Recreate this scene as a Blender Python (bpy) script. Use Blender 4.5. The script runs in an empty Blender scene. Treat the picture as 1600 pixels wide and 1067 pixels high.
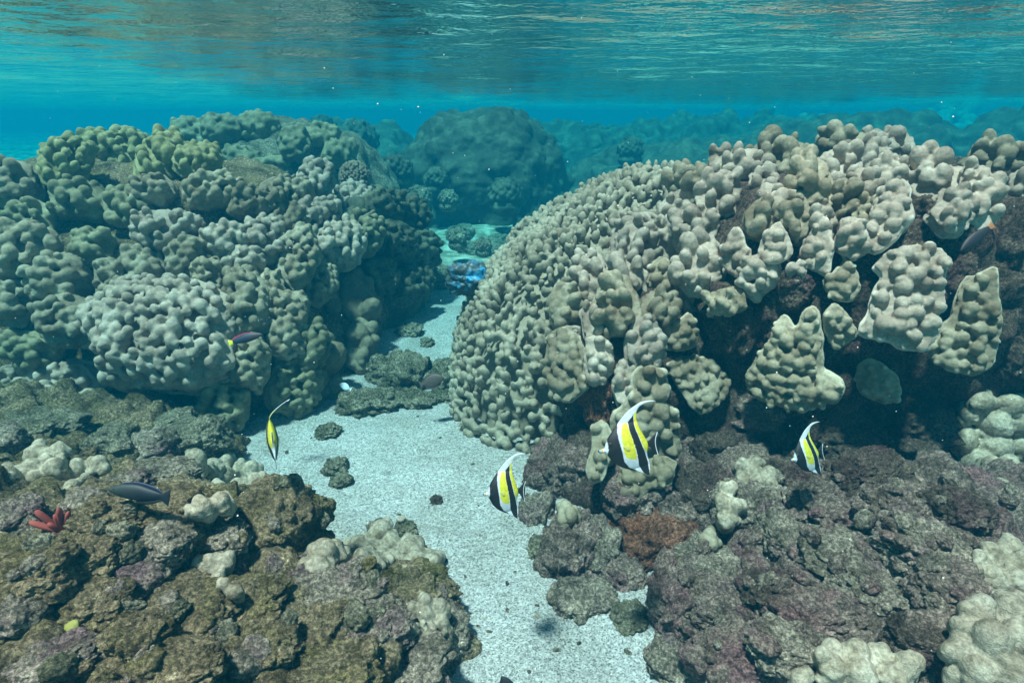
import bpy, bmesh, math, random
import numpy as np
from mathutils import Vector, Matrix
from mathutils.bvhtree import BVHTree
R = math.radians
scene = bpy.context.scene
col = scene.collection

# ------------------------------------------------------------------ camera, world, sun, exposure
FPX = 873.0                      # focal length in pixels of the 1600 px wide photograph
CAMZ, PITCH = 1.5, R(22)
cd = bpy.data.cameras.new('camera'); cam = bpy.data.objects.new('camera', cd); col.objects.link(cam)
cam.location = (0, 0, CAMZ); cam.rotation_euler = (R(90) - PITCH, 0, 0)
cd.sensor_width = 36; cd.lens = 36 * FPX / 1600; cd.clip_start = 0.02; cd.clip_end = 500
scene.camera = cam
SUN_EL, SUN_AZ = R(72), R(218)     # azimuth measured from +Y (view direction) towards +X
w = bpy.data.worlds.new('World'); scene.world = w; w.use_nodes = True
nt = w.node_tree; bg = nt.nodes['Background']
sky = nt.nodes.new('ShaderNodeTexSky'); sky.sky_type = 'NISHITA'; sky.sun_disc = False
sky.sun_elevation = SUN_EL; sky.sun_rotation = SUN_AZ
nt.links.new(sky.outputs[0], bg.inputs[0]); bg.inputs[1].default_value = 0.05
sl = bpy.data.lights.new('sun', 'SUN'); sl.energy = 5.0; sl.angle = R(4); sl.color = (1.0, 0.725, 0.68)
sun = bpy.data.objects.new('sun', sl); col.objects.link(sun)
sdir = Vector((math.sin(SUN_AZ) * math.cos(SUN_EL), math.cos(SUN_AZ) * math.cos(SUN_EL), math.sin(SUN_EL)))
sun.rotation_euler = sdir.to_track_quat('Z', 'Y').to_euler(); sun.location = (0, 0, 8)
vs = scene.view_settings; vs.view_transform = 'Standard'; vs.look = 'None'; vs.gamma = 1; vs.exposure = 1.18
scene.cycles.max_bounces = 8; scene.cycles.volume_bounces = 1; scene.cycles.transparent_max_bounces = 12

CAM = Vector((0, 0, CAMZ))
cp, sp_ = math.cos(PITCH), math.sin(PITCH)
def ray(px, py):
    x = (px - 800) / FPX; v = (533.5 - py) / FPX
    return Vector((x, cp + sp_ * v, -sp_ + cp * v))       # not normalised: length along the view axis is 1
rng = np.random.default_rng(7)

# ------------------------------------------------------------------ names, tags
def tag(o, label=None, cat=None, group=None, kind=None):
    if label: o['label'] = label
    if cat: o['category'] = cat
    if group: o['group'] = group
    if kind: o['kind'] = kind
    return o
def link(name, me, mat=None, parent=None, smooth=True):
    if mat is not None: me.materials.append(mat)
    if smooth: me.polygons.foreach_set('use_smooth', np.ones(len(me.polygons), dtype=bool))
    o = bpy.data.objects.new(name, me); col.objects.link(o)
    if parent is not None: o.parent = parent
    return o
def empty(name, loc=(0, 0, 0)):
    o = bpy.data.objects.new(name, None); o.empty_display_size = 0.05; o.location = loc; col.objects.link(o); return o
def mesh_np(name, V, F):
    me = bpy.data.meshes.new(name); V = np.asarray(V, dtype=np.float32); F = np.asarray(F, dtype=np.int32)
    n, k = F.shape
    me.vertices.add(len(V)); me.vertices.foreach_set('co', V.ravel())
    me.loops.add(n * k); me.loops.foreach_set('vertex_index', F.ravel())
    me.polygons.add(n); me.polygons.foreach_set('loop_start', np.arange(0, n * k, k, dtype=np.int32))
    me.update(calc_edges=True); return me
def verts(me):
    a = np.empty(len(me.vertices) * 3, dtype=np.float32); me.vertices.foreach_get('co', a); return a.reshape(-1, 3)
def vnorm(me):
    a = np.empty(len(me.vertices) * 3, dtype=np.float32); me.vertices.foreach_get('normal', a); return a.reshape(-1, 3)
def set_verts(me, V):
    me.vertices.foreach_set('co', np.asarray(V, dtype=np.float32).ravel()); me.update()

# ------------------------------------------------------------------ numpy noise
def _h(ix, iy, iz, s=0):
    n = (ix.astype(np.int64) * 73856093) ^ (iy.astype(np.int64) * 19349663) ^ (iz.astype(np.int64) * 83492791) ^ (s * 2654435761)
    n = (n ^ (n >> 13)) * 1274126177 & 0x7fffffff
    n = (n ^ (n >> 16)) * 668265263 & 0x7fffffff
    return (n & 0xffffff) / float(0xffffff)
def noise(P, s=0):
    i = np.floor(P); f = P - i; u = f * f * f * (f * (f * 6 - 15) + 10); i = i.astype(np.int64); r = 0
    for dx in (0, 1):
        for dy in (0, 1):
            for dz in (0, 1):
                wgt = (u[:, 0] if dx else 1 - u[:, 0]) * (u[:, 1] if dy else 1 - u[:, 1]) * (u[:, 2] if dz else 1 - u[:, 2])
                r = r + wgt * _h(i[:, 0] + dx, i[:, 1] + dy, i[:, 2] + dz, s)
    return r * 2 - 1
def fbm(P, oct=4, s=0, rough=0.5):
    a, t, r = 1.0, 0, 0
    for k in range(oct):
        r = r + a * noise(P * 2 ** k + 17.3 * k, s + k); t += a; a *= rough
    return r / t
def billow(P, oct=4, s=0, rough=0.5):
    a, t, r = 1.0, 0, 0
    for k in range(oct):
        r = r + a * np.abs(noise(P * 2 ** k + 9.1 * k, s + k)); t += a; a *= rough
    return r / t
def worley(P, s=0):                      # distance to the nearest feature point (cell size 1)
    i = np.floor(P).astype(np.int64); best = np.full(len(P), 9.0)
    for dx in (-1, 0, 1):
        for dy in (-1, 0, 1):
            for dz in (-1, 0, 1):
                c = i + np.array([dx, dy, dz])
                q = np.stack([c[:, k] + _h(c[:, 0], c[:, 1], c[:, 2], s + 31 * k) for k in range(3)], 1)
                best = np.minimum(best, ((P - q) ** 2).sum(1))
    return np.sqrt(best)

# ------------------------------------------------------------------ ellipsoid unions
def _ico(sub):
    bm = bmesh.new(); bmesh.ops.create_icosphere(bm, subdivisions=sub, radius=1)
    V = np.array([v.co[:] for v in bm.verts]); F = np.array([[v.index for v in f.verts] for f in bm.faces]); bm.free(); return V, F
ICO = {k: _ico(k) for k in (1, 2, 3, 4, 5, 6)}
def superv(V, p):
    if isinstance(p, tuple):
        return V / ((np.abs(V[:, 0]) ** p[0] + np.abs(V[:, 1]) ** p[0]) ** (p[1] / p[0]) + np.abs(V[:, 2]) ** p[1])[:, None] ** (1 / p[1])
    if p == 2: return V
    return V / (np.abs(V) ** p).sum(1, keepdims=True) ** (1 / p)
def frame_to(axis):
    z = np.array(axis, dtype=float); z /= np.linalg.norm(z)
    a = np.array([0, 0, 1.0]) if abs(z[2]) < 0.9 else np.array([1.0, 0, 0])
    x = np.cross(a, z); x /= np.linalg.norm(x); y = np.cross(z, x)
    return np.stack([x, y, z], 1)           # columns
def fuse(blobs, voxel, smooth=3, sub=2):
    """blobs: (centre, radii (3), frame 3x3 or None, power). One watertight skin round their union."""
    Vs, Fs, n = [], [], 0
    for b in blobs:
        c, r, M = b[0], b[1], b[2] if len(b) > 2 else None
        p = b[3] if len(b) > 3 else 2
        V0, F0 = ICO[4 if p != 2 else sub]
        V = superv(V0, p) * np.asarray(r)
        if M is not None: V = V @ M.T
        Vs.append(V + np.asarray(c)); Fs.append(F0 + n); n += len(V0)
    me = mesh_np('tmp', np.concatenate(Vs), np.concatenate(Fs))
    o = bpy.data.objects.new('tmp', me); col.objects.link(o)
    m = o.modifiers.new('r', 'REMESH'); m.mode = 'VOXEL'; m.voxel_size = voxel
    if smooth:
        m2 = o.modifiers.new('s', 'SMOOTH'); m2.factor = 0.5; m2.iterations = smooth
    dg = bpy.context.evaluated_depsgraph_get(); ev = o.evaluated_get(dg)
    out = bpy.data.meshes.new_from_object(ev)
    bpy.data.objects.remove(o); bpy.data.meshes.remove(me)
    return out

# ------------------------------------------------------------------ materials
def newmat(name):
    m = bpy.data.materials.new(name); m.use_nodes = True; nt = m.node_tree
    return m, nt, nt.nodes['Principled BSDF']
def nd(nt, t, **kw):
    n = nt.nodes.new(t)
    for k, v in kw.items():
        if k in n.inputs: n.inputs[k].default_value = v
        else: setattr(n, k, v)
    return n
def ramp(nt, stops, interp='LINEAR'):
    r = nt.nodes.new('ShaderNodeValToRGB'); r.color_ramp.interpolation = interp; e = r.color_ramp.elements
    while len(e) < len(stops): e.new(0.5)
    for el, (p, c) in zip(e, stops): el.position = p; el.color = (*c, 1) if len(c) == 3 else c
    return r
def coral_mat(name, cols, bump=0.35, polyp=260, patch=9.0, spk=0.25):
    """cols: dark, mid, pale tissue colours mixed in patches."""
    m, nt, b = newmat(name); L = nt.links.new
    tc = nd(nt, 'ShaderNodeTexCoord'); oi = nd(nt, 'ShaderNodeObjectInfo')
    add = nd(nt, 'ShaderNodeVectorMath', operation='ADD'); L(tc.outputs['Object'], add.inputs[0])
    cmb = nd(nt, 'ShaderNodeVectorMath', operation='SCALE'); cmb.inputs[0].default_value = (7, 3, 5)
    L(oi.outputs['Random'], cmb.inputs['Scale']); L(cmb.outputs[0], add.inputs[1])
    n1 = nd(nt, 'ShaderNodeTexNoise', Scale=patch, Detail=6, Roughness=0.6); L(add.outputs[0], n1.inputs['Vector'])
    r1 = ramp(nt, [(0.3, cols[0]), (0.5, cols[1]), (0.7, cols[2])]); L(n1.outputs[0], r1.inputs[0])
    n2 = nd(nt, 'ShaderNodeTexNoise', Scale=90, Detail=3, Roughness=0.7); L(add.outputs[0], n2.inputs['Vector'])
    r2 = ramp(nt, [(0.35, (1 - spk,) * 3), (0.7, (1 + spk * 0.6,) * 3)]); L(n2.outputs[0], r2.inputs[0])
    mx = nd(nt, 'ShaderNodeMix', data_type='RGBA', blend_type='MULTIPLY'); mx.inputs[0].default_value = 1
    L(r1.outputs[0], mx.inputs[6]); L(r2.outputs[0], mx.inputs[7])
    hv = nd(nt, 'ShaderNodeHueSaturation'); mr = nd(nt, 'ShaderNodeMapRange'); mr.inputs[3].default_value = 0.82; mr.inputs[4].default_value = 1.15
    L(oi.outputs['Random'], mr.inputs[0]); L(mr.outputs[0], hv.inputs['Value']); L(mx.outputs[2], hv.inputs['Color'])
    ra = nd(nt, 'ShaderNodeAttribute'); ra.attribute_name = 'rim'
    rm = nd(nt, 'ShaderNodeMix', data_type='RGBA'); L(ra.outputs['Fac'], rm.inputs[0]); L(hv.outputs[0], rm.inputs[6]); rm.inputs[7].default_value = (*[min(1, c * 1.5 + .06) for c in cols[2]], 1)
    L(rm.outputs[2], b.inputs['Base Color'])
    v = nd(nt, 'ShaderNodeTexVoronoi', Scale=polyp); L(add.outputs[0], v.inputs['Vector'])
    bp1 = nd(nt, 'ShaderNodeBump', Strength=bump, Distance=0.002); L(v.outputs[0], bp1.inputs['Height'])
    n3 = nd(nt, 'ShaderNodeTexNoise', Scale=38, Detail=5, Roughness=0.65); L(add.outputs[0], n3.inputs['Vector'])
    bp2 = nd(nt, 'ShaderNodeBump', Strength=bump, Distance=0.010); L(n3.outputs[0], bp2.inputs['Height']); L(bp1.outputs[0], bp2.inputs['Normal'])
    L(bp2.outputs[0], b.inputs['Normal']); b.inputs['Roughness'].default_value = 0.75; b.inputs['Specular IOR Level'].default_value = 0.2
    return m
def rock_mat(name, base, dark, lite, tint, scale=1.0):
    m, nt, b = newmat(name); L = nt.links.new
    tc = nd(nt, 'ShaderNodeTexCoord'); oi = nd(nt, 'ShaderNodeObjectInfo')
    add = nd(nt, 'ShaderNodeVectorMath', operation='ADD'); L(tc.outputs['Object'], add.inputs[0])
    cmb = nd(nt, 'ShaderNodeVectorMath', operation='SCALE'); cmb.inputs[0].default_value = (7, 3, 5)
    L(oi.outputs['Random'], cmb.inputs['Scale']); L(cmb.outputs[0], add.inputs[1])
    n1 = nd(nt, 'ShaderNodeTexNoise', Scale=14 * scale, Detail=8, Roughness=0.72); L(add.outputs[0], n1.inputs['Vector'])
    r1 = ramp(nt, [(0.28, dark), (0.46, base), (0.60, tuple(x * 1.35 for x in base)), (0.74, lite)]); L(n1.outputs[0], r1.inputs[0])
    n2 = nd(nt, 'ShaderNodeTexNoise', Scale=6 * scale, Detail=4, Roughness=0.6); L(add.outputs[0], n2.inputs['Vector'])
    r2 = ramp(nt, [(0.50, (0, 0, 0)), (0.66, (1, 1, 1))]); L(n2.outputs[0], r2.inputs[0])
    mx = nd(nt, 'ShaderNodeMix', data_type='RGBA'); L(r2.outputs[0], mx.inputs[0]); L(r1.outputs[0], mx.inputs[6]); mx.inputs[7].default_value = (*tint, 1)
    n4 = nd(nt, 'ShaderNodeTexNoise', Scale=95, Detail=9, Roughness=0.86); L(add.outputs[0], n4.inputs['Vector'])
    r4 = ramp(nt, [(0.40, (0.28,) * 3), (0.5, (0.95,) * 3), (0.60, (2.7,) * 3)]); L(n4.outputs[0], r4.inputs[0])
    m2 = nd(nt, 'ShaderNodeMix', data_type='RGBA', blend_type='MULTIPLY'); m2.inputs[0].default_value = 1
    n6 = nd(nt, 'ShaderNodeTexNoise', Scale=5.5, Detail=7, Roughness=0.7); L(tc.outputs['Object'], n6.inputs['Vector'])
    r6 = ramp(nt, [(0.36, (0.42, 0.40, 0.30)), (0.47, (0.95, 0.92, 0.86)), (0.56, (1.15, 1.08, 1.0)), (0.66, (1.55, 1.48, 1.42))]); L(n6.outputs[0], r6.inputs[0])
    m6 = nd(nt, 'ShaderNodeMix', data_type='RGBA', blend_type='MULTIPLY'); m6.inputs[0].default_value = 1; L(mx.outputs[2], m6.inputs[6]); L(r6.outputs[0], m6.inputs[7])
    L(m6.outputs[2], m2.inputs[6]); L(r4.outputs[0], m2.inputs[7]); L(m2.outputs[2], b.inputs['Base Color'])
    bp1 = nd(nt, 'ShaderNodeBump', Strength=1.0, Distance=0.010); L(n4.outputs[0], bp1.inputs['Height'])
    n3 = nd(nt, 'ShaderNodeTexNoise', Scale=34 * scale, Detail=7, Roughness=0.75); L(add.outputs[0], n3.inputs['Vector'])
    bp2 = nd(nt, 'ShaderNodeBump', Strength=1.0, Distance=0.05); L(n3.outputs[0], bp2.inputs['Height']); L(bp1.outputs[0], bp2.inputs['Normal'])
    L(bp2.outputs[0], b.inputs['Normal']); b.inputs['Roughness'].default_value = 0.9; b.inputs['Specular IOR Level'].default_value = 0.1
    return m
def plain_mat(name, c, rough=0.6, emit=0, spec=0.3):
    m, nt, b = newmat(name); b.inputs['Base Color'].default_value = (*c, 1); b.inputs['Roughness'].default_value = rough
    b.inputs['Specular IOR Level'].default_value = spec
    n = nd(nt, 'ShaderNodeTexNoise', Scale=120, Detail=3); r = ramp(nt, [(0.35, tuple(x * .75 for x in c)), (0.65, tuple(min(1, x * 1.2) for x in c))])
    nt.links.new(n.outputs[0], r.inputs[0]); nt.links.new(r.outputs[0], b.inputs['Base Color'])
    return m
M = {}
M['lobe_pale'] = coral_mat('pale_lobe_coral', [(.24, .175, .13), (.38, .30, .235), (.50, .425, .35)])
M['lobe_grey'] = coral_mat('grey_lobe_coral', [(.16, .115, .07), (.275, .22, .15), (.41, .35, .255)])
M['lobe_olive'] = coral_mat('olive_lobe_coral', [(.12, .11, .06), (.21, .185, .11), (.31, .28, .18)])
M['lobe_yellow'] = coral_mat('yellow_lobe_coral', [(.16, .145, .065), (.28, .25, .12), (.41, .37, .20)])
M['lobe_brown'] = coral_mat('brown_plate_coral', [(.11, .085, .055), (.18, .14, .09), (.25, .21, .14)])
M['lobe_white'] = coral_mat('whitish_finger_coral', [(.20, .145, .09), (.40, .32, .235), (.54, .455, .355)], bump=0.6, spk=.45, patch=17)
M['finger'] = coral_mat('fine_finger_coral', [(.21, .165, .115), (.32, .265, .195), (.43, .37, .285)], patch=4)
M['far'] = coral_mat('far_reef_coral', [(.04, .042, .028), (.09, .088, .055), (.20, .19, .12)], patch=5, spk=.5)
M['branch'] = coral_mat('brown_branching_coral', [(.16, .11, .075), (.24, .17, .12), (.34, .26, .19)])
M['rock_olive'] = rock_mat('algae_crusted_rock', (.23, .175, .11), (.03, .022, .016), (.62, .54, .43), (.19, .155, .07))
M['rock_grey'] = rock_mat('grey_crusted_rock', (.30, .245, .20), (.04, .03, .026), (.70, .62, .55), (.25, .16, .17))
M['rock_pink'] = rock_mat('pink_crusted_rock', (.25, .185, .16), (.03, .022, .02), (.64, .54, .50), (.28, .155, .16))
M['rock_red'] = rock_mat('rust_crusted_rock', (.24, .11, .075), (.04, .02, .015), (.44, .30, .24), (.28, .11, .065))
M['rock_dark'] = rock_mat('dark_and_shaded_rock', (.12, .088, .070), (.016, .012, .011), (.38, .29, .25), (.14, .08, .08))  # dark rock body; also paints the shade of the recess onto its rocks
M['rock_teal'] = rock_mat('pale_rubble', (.24, .215, .16), (.05, .045, .035), (.50, .46, .37), (.15, .14, .09))

# ------------------------------------------------------------------ the setting: sand floor, water surface
def stretch(n, lo, hi, near, k):          # coordinates that are dense round «near»
    t = np.linspace(-1, 1, n); s = np.sinh(k * t) / np.sinh(k)
    return np.where(s < 0, near + s * (near - lo), near + s * (hi - near))
def grid_mesh(name, xs, ys, zf):
    X, Y = np.meshgrid(xs, ys); P = np.stack([X.ravel(), Y.ravel(), np.zeros(X.size)], 1); P[:, 2] = zf(P)
    nx, ny = len(xs), len(ys); i = np.arange((nx - 1) * (ny - 1)); r, c = i // (nx - 1), i % (nx - 1); a = r * nx + c
    return mesh_np(name, P, np.stack([a, a + 1, a + nx + 1, a + nx], 1))
BOX = 42.0
def sand_z(P):
    Q = P.copy(); z = 0.06 * fbm(Q * 0.9, 3, 3) + 0.020 * fbm(Q * np.array([4, 9, 1]), 4, 5)
    far = np.clip((P[:, 1] - 5) / 6, 0, 1); z = z + far * (0.10 + 0.16 * fbm(Q * 1.6, 5, 9, .6))
    z += np.clip((np.abs(P[:, 0]) - 1.5) / 8, 0, 1) * 0.25
    return z
sand = grid_mesh('sand_floor', stretch(700, -BOX, BOX, 0, 5.4), stretch(700, -3, BOX, 2.2, 4.2), sand_z)
m, nt, b = newmat('coral_sand'); L = nt.links.new
tc = nd(nt, 'ShaderNodeTexCoord')
v = nd(nt, 'ShaderNodeTexVoronoi', Scale=270); L(tc.outputs['Object'], v.inputs['Vector'])
sep = nd(nt, 'ShaderNodeSeparateColor'); L(v.outputs['Color'], sep.inputs[0])
r = ramp(nt, [(0.0, (.12, .11, .105)), (0.15, (.26, .24, .235)), (0.34, (.40, .375, .365)), (0.7, (.50, .47, .455)), (1.0, (.66, .625, .61))]); L(sep.outputs[0], r.inputs[0])
n1 = nd(nt, 'ShaderNodeTexNoise', Scale=70, Detail=4, Roughness=.7); L(tc.outputs['Object'], n1.inputs['Vector'])
r1 = ramp(nt, [(0.36, (.60,) * 3), (0.55, (1.0,) * 3), (0.75, (1.15,) * 3)]); L(n1.outputs[0], r1.inputs[0])
mx = nd(nt, 'ShaderNodeMix', data_type='RGBA', blend_type='MULTIPLY'); mx.inputs[0].default_value = 1; L(r.outputs[0], mx.inputs[6]); L(r1.outputs[0], mx.inputs[7])
n2 = nd(nt, 'ShaderNodeTexNoise', Scale=2.2, Detail=7, Roughness=.65); L(tc.outputs['Object'], n2.inputs['Vector'])
r2 = ramp(nt, [(0.40, (1, 1, 1)), (0.62, (.74, .73, .69))]); L(n2.outputs[0], r2.inputs[0])
mx2 = nd(nt, 'ShaderNodeMix', data_type='RGBA', blend_type='MULTIPLY'); mx2.inputs[0].default_value = 1; L(mx.outputs[2], mx2.inputs[6]); L(r2.outputs[0], mx2.inputs[7])
# beyond the sand tongue the floor is algae-covered rubble
sx = nd(nt, 'ShaderNodeSeparateXYZ'); L(tc.outputs['Object'], sx.inputs[0])
n5 = nd(nt, 'ShaderNodeTexNoise', Scale=3.5, Detail=8, Roughness=.7); L(tc.outputs['Object'], n5.inputs['Vector'])
ma = nd(nt, 'ShaderNodeMath', operation='MULTIPLY_ADD'); L(n5.outputs[0], ma.inputs[0]); ma.inputs[1].default_value = 5.0; L(sx.outputs[1], ma.inputs[2])
mr = nd(nt, 'ShaderNodeMapRange'); mr.inputs[1].default_value = 7.6; mr.inputs[2].default_value = 8.6; L(ma.outputs[0], mr.inputs[0])
r5 = ramp(nt, [(0.35, (.09, .09, .055)), (0.48, (.24, .23, .16)), (0.6, (.52, .50, .42))]); L(n5.outputs[0], r5.inputs[0])
mx3 = nd(nt, 'ShaderNodeMix', data_type='RGBA'); L(mr.outputs[0], mx3.inputs[0]); L(mx2.outputs[2], mx3.inputs[6]); L(r5.outputs[0], mx3.inputs[7])
L(mx3.outputs[2], b.inputs['Base Color'])
bp = nd(nt, 'ShaderNodeBump', Strength=.7, Distance=.006); L(n1.outputs[0], bp.inputs['Height'])
bp2 = nd(nt, 'ShaderNodeBump', Strength=.5, Distance=.003); L(v.outputs[0], bp2.inputs['Height']); L(bp.outputs[0], bp2.inputs['Normal'])
L(bp2.outputs[0], b.inputs['Normal']); b.inputs['Roughness'].default_value = .95; b.inputs['Specular IOR Level'].default_value = .1
sand_o = tag(link('sand_floor', sand, m), kind='structure')

SURF = 1.75
def wave_z(P):
    a = SURF + 0.020 * fbm(P * np.array([.9, 1.8, 1]) + 3, 3, 21) + 0.011 * fbm(P * np.array([2.4, 5.0, 1]), 3, 25)
    return a
ws = grid_mesh('water_surface', stretch(420, -BOX + .5, BOX - .5, 0, 4.6), stretch(620, -3.6, BOX - .5, 2.5, 3.6), wave_z)
m, nt, b = newmat('water_surface'); L = nt.links.new; nt.nodes.remove(b)
out = nt.nodes['Material Output']
tr = nd(nt, 'ShaderNodeBsdfTransparent'); gl = nd(nt, 'ShaderNodeBsdfGlossy', Roughness=0.04); fr = nd(nt, 'ShaderNodeFresnel', IOR=1.33)
gl.inputs['Color'].default_value = (1, 1, 1, 1)
tc = nd(nt, 'ShaderNodeTexCoord'); mp = nd(nt, 'ShaderNodeMapping'); mp.inputs['Scale'].default_value = (1, 1.5, 1); L(tc.outputs['Object'], mp.inputs[0])
n1 = nd(nt, 'ShaderNodeTexNoise', Scale=6, Detail=4, Roughness=.55); L(mp.outputs[0], n1.inputs['Vector'])
bp = nd(nt, 'ShaderNodeBump', Strength=.6, Distance=.03); L(n1.outputs[0], bp.inputs['Height'])
mxs = nd(nt, 'ShaderNodeMixShader'); L(fr.outputs[0], mxs.inputs[0]); L(tr.outputs[0], mxs.inputs[1]); L(gl.outputs[0], mxs.inputs[2])
L(bp.outputs[0], gl.inputs['Normal']); L(bp.outputs[0], fr.inputs['Normal']); L(mxs.outputs[0], out.inputs['Surface'])
water_o = tag(link('water_surface', ws, m), kind='structure')

# ------------------------------------------------------------------ haze: the water's own body
HAZE_D, HAZE_C, HAZE_A = 0.26, (0.001, 0.076, 0.132), (0.0, 0.67, 0.76)
bm = bmesh.new(); bmesh.ops.create_cube(bm, size=1); me = bpy.data.meshes.new('haze'); bm.to_mesh(me); bm.free()
V = verts(me); lo = np.array([-BOX, -4.2, -1.4]); hi = np.array([BOX, BOX, SURF + 0.08]); set_verts(me, (V + .5) * (hi - lo) + lo)
m, nt, b = newmat('haze'); nt.nodes.remove(b); pv = nd(nt, 'ShaderNodeVolumePrincipled')
pv.inputs['Color'].default_value = (*HAZE_C, 1); pv.inputs['Density'].default_value = HAZE_D; pv.inputs['Absorption Color'].default_value = (*HAZE_A, 1)
pv.inputs['Anisotropy'].default_value = 0.25
nt.links.new(pv.outputs[0], nt.nodes['Material Output'].inputs['Volume'])
tag(link('haze', me, m, smooth=False), kind='stuff')

# ------------------------------------------------------------------ reef cores
ON_ROCKS, LAST_CORE = False, 99
BV = []                                      # everything corals and rocks may sit on
def add_bvh(me):
    V = verts(me); me.calc_loop_triangles(); T = np.empty(len(me.loop_triangles) * 3, dtype=np.int32); me.loop_triangles.foreach_get('vertices', T)
    BV.append(BVHTree.FromPolygons([tuple(v) for v in V.tolist()], [tuple(t) for t in T.reshape(-1, 3).tolist()]))
def hit(px, py, only=None):
    d = ray(px, py); best = None
    for i, t in enumerate(BV):
        if only is not None and i not in only: continue
        if only is None and i > LAST_CORE and not ON_ROCKS: continue
        loc, n, idx, dist = t.ray_cast(CAM, d)
        if loc is not None and (best is None or dist < best[2]): best = (loc, n, dist)
    if best is None: return None
    loc, n, dist = best
    if n.dot(d) > 0: n = -n
    return loc, n, (loc - CAM).dot(Vector((0, cp, -sp_)))
def core(name, blobs, voxel, mat, low=0.12, lowf=1.6, knob=0.05, knobf=7.0, rough=0.02, seed=0, label=None, cat=None, kind=None, bvh=True):
    me = fuse(blobs, voxel, 2, 3); V = verts(me).astype(float); N = vnorm(me)
    V = V + N * (low * fbm(V * lowf, 3, seed))[:, None]; set_verts(me, V); N = vnorm(me)
    wv = np.clip(worley(V * knobf, seed + 5), 0, 1)
    V = V + N * (knob * (0.55 - wv) + rough * (billow(V * 9, 5, seed + 9, .62) - .25))[:, None]
    set_verts(me, V)
    if bvh: add_bvh(me)
    return tag(link(name, me, mat), label, cat, None, kind)
S = 4   # super-ellipsoid power
core('reef_mound', [((-2.75, 4.0, .0), (1.78, 1.30, 1.24), None, (3.4, 2.3)), ((-2.35, 3.25, .02), (1.15, .60, .80), None, 2.5), ((-4.5, 3.9, .1), (1.4, 1.4, 1.05), None, 2.6), ((-1.65, 3.25, .0), (.60, .62, .62), None, 2.6), ((-3.6, 3.2, .0), (.9, .6, .55), None, 2.3)],
     .022, M['rock_olive'], low=.16, lowf=1.7, knob=.07, knobf=6, seed=11, label='dark rock body of the big left reef mound under its knobby corals', cat='reef mound')
core('reef_mound', [((-2.45, 6.2, .1), (1.2, 1.15, 1.33), None, 3)], .03, M['rock_teal'], low=.12, knob=.08, knobf=5, seed=12,
     label='hazy olive reef mound rising right behind the left mound', cat='reef mound')
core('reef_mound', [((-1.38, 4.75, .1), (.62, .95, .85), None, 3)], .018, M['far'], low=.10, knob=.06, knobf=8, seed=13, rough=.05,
     label='dark crusted reef shoulder at the right end of the left mound beside the sand channel', cat='reef mound')
core('reef_mound', [((2.15, 2.75, .53), (1.43, .85, .765), None, S), ((1.36, 2.75, .51), (.58, .80, .66), None, 3), ((2.3, 3.1, .15), (1.5, .75, .6), None, S),
                    ((.62, 2.5, .25), (.38, .42, .55), None, 3), ((1.2, 2.55, .1), (.7, .55, .6), None, 3), ((.45, 2.15, .0), (.28, .4, .28), None, 2)],
     .016, M['rock_dark'], low=.10, lowf=2.2, knob=.06, knobf=8, seed=14, rough=.05, label='dark pitted rock body of the big right reef mound under the pale corals', cat='reef mound')
core('rubble_slope', [((-1.62, .82, -.25), (1.42, 1.05, .84), None, 2.3), ((-2.7, 1.75, -.2), (1.55, 1.0, .60), None, 2.4), ((-.55, 1.22, -.16), (.40, .36, .34), None, 2.2)], .0105, M['rock_olive'], low=.08, lowf=3, knob=.085, knobf=9, rough=.10, seed=15, kind='structure')
core('rubble_slope', [((1.65, 1.20, -.28), (1.2, .80, .66), None, 2.5), ((2.25, 1.65, -.1), (1.5, .65, .34), None, 2.5), ((1.05, 1.9, -.1), (.6, .45, .35), None, 2)], .0105, M['rock_pink'], low=.10, lowf=3, knob=.13, knobf=6.5, rough=.12, seed=16, kind='structure')
# sand as a resting surface
add_bvh(sand)

# ------------------------------------------------------------------ coral colonies
def unit(v): v = np.asarray(v, float); return v / np.linalg.norm(v)
def inside(poly, P):
    x, y = P[:, 0], P[:, 1]; r = np.zeros(len(P), bool); n = len(poly)
    for i in range(n):
        x1, y1 = poly[i]; x2, y2 = poly[i - 1]
        c = ((y1 > y) != (y2 > y)); xi = (x2 - x1) * (y - y1) / ((y2 - y1) if y2 != y1 else 1e-9) + x1
        r ^= c & (x < xi)
    return r
def edge_dist(poly, P):
    d = np.full(len(P), 1e9)
    for i in range(len(poly)):
        a = np.array(poly[i - 1]); b = np.array(poly[i]); ab = b - a; t = np.clip(((P - a) @ ab) / max(ab @ ab, 1e-12), 0, 1)
        d = np.minimum(d, np.linalg.norm(P - (a + t[:, None] * ab), axis=1))
    return d
def dart(poly, gap, n=None):
    poly = np.array(poly); lo, hi = poly.min(0), poly.max(0); area = np.prod(hi - lo); n = n or int(area / gap ** 2 * 14) + 30
    C = lo + rng.random((n, 2)) * (hi - lo); C = C[inside(poly, C)]; keep = []
    for c in C:
        if not keep or min((c[0] - k[0]) ** 2 + (c[1] - k[1]) ** 2 for k in keep) > gap * gap: keep.append(c)
    return np.array(keep) if keep else np.array([poly.mean(0)])
UP = np.array([0, 0, 1.0])
def ell(cx, cy, w, h, n=16, j=.10, pw=2.4):
    out = []
    for k in range(n):
        a = 2 * math.pi * k / n; c, s = math.cos(a), math.sin(a)
        q = 1 + j * (rng.random() * 2 - 1)
        out.append((cx + q * w / 2 * math.copysign(abs(c) ** (2 / pw), c), cy + q * h / 2 * math.copysign(abs(s) ** (2 / pw), s)))
    return out
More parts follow.
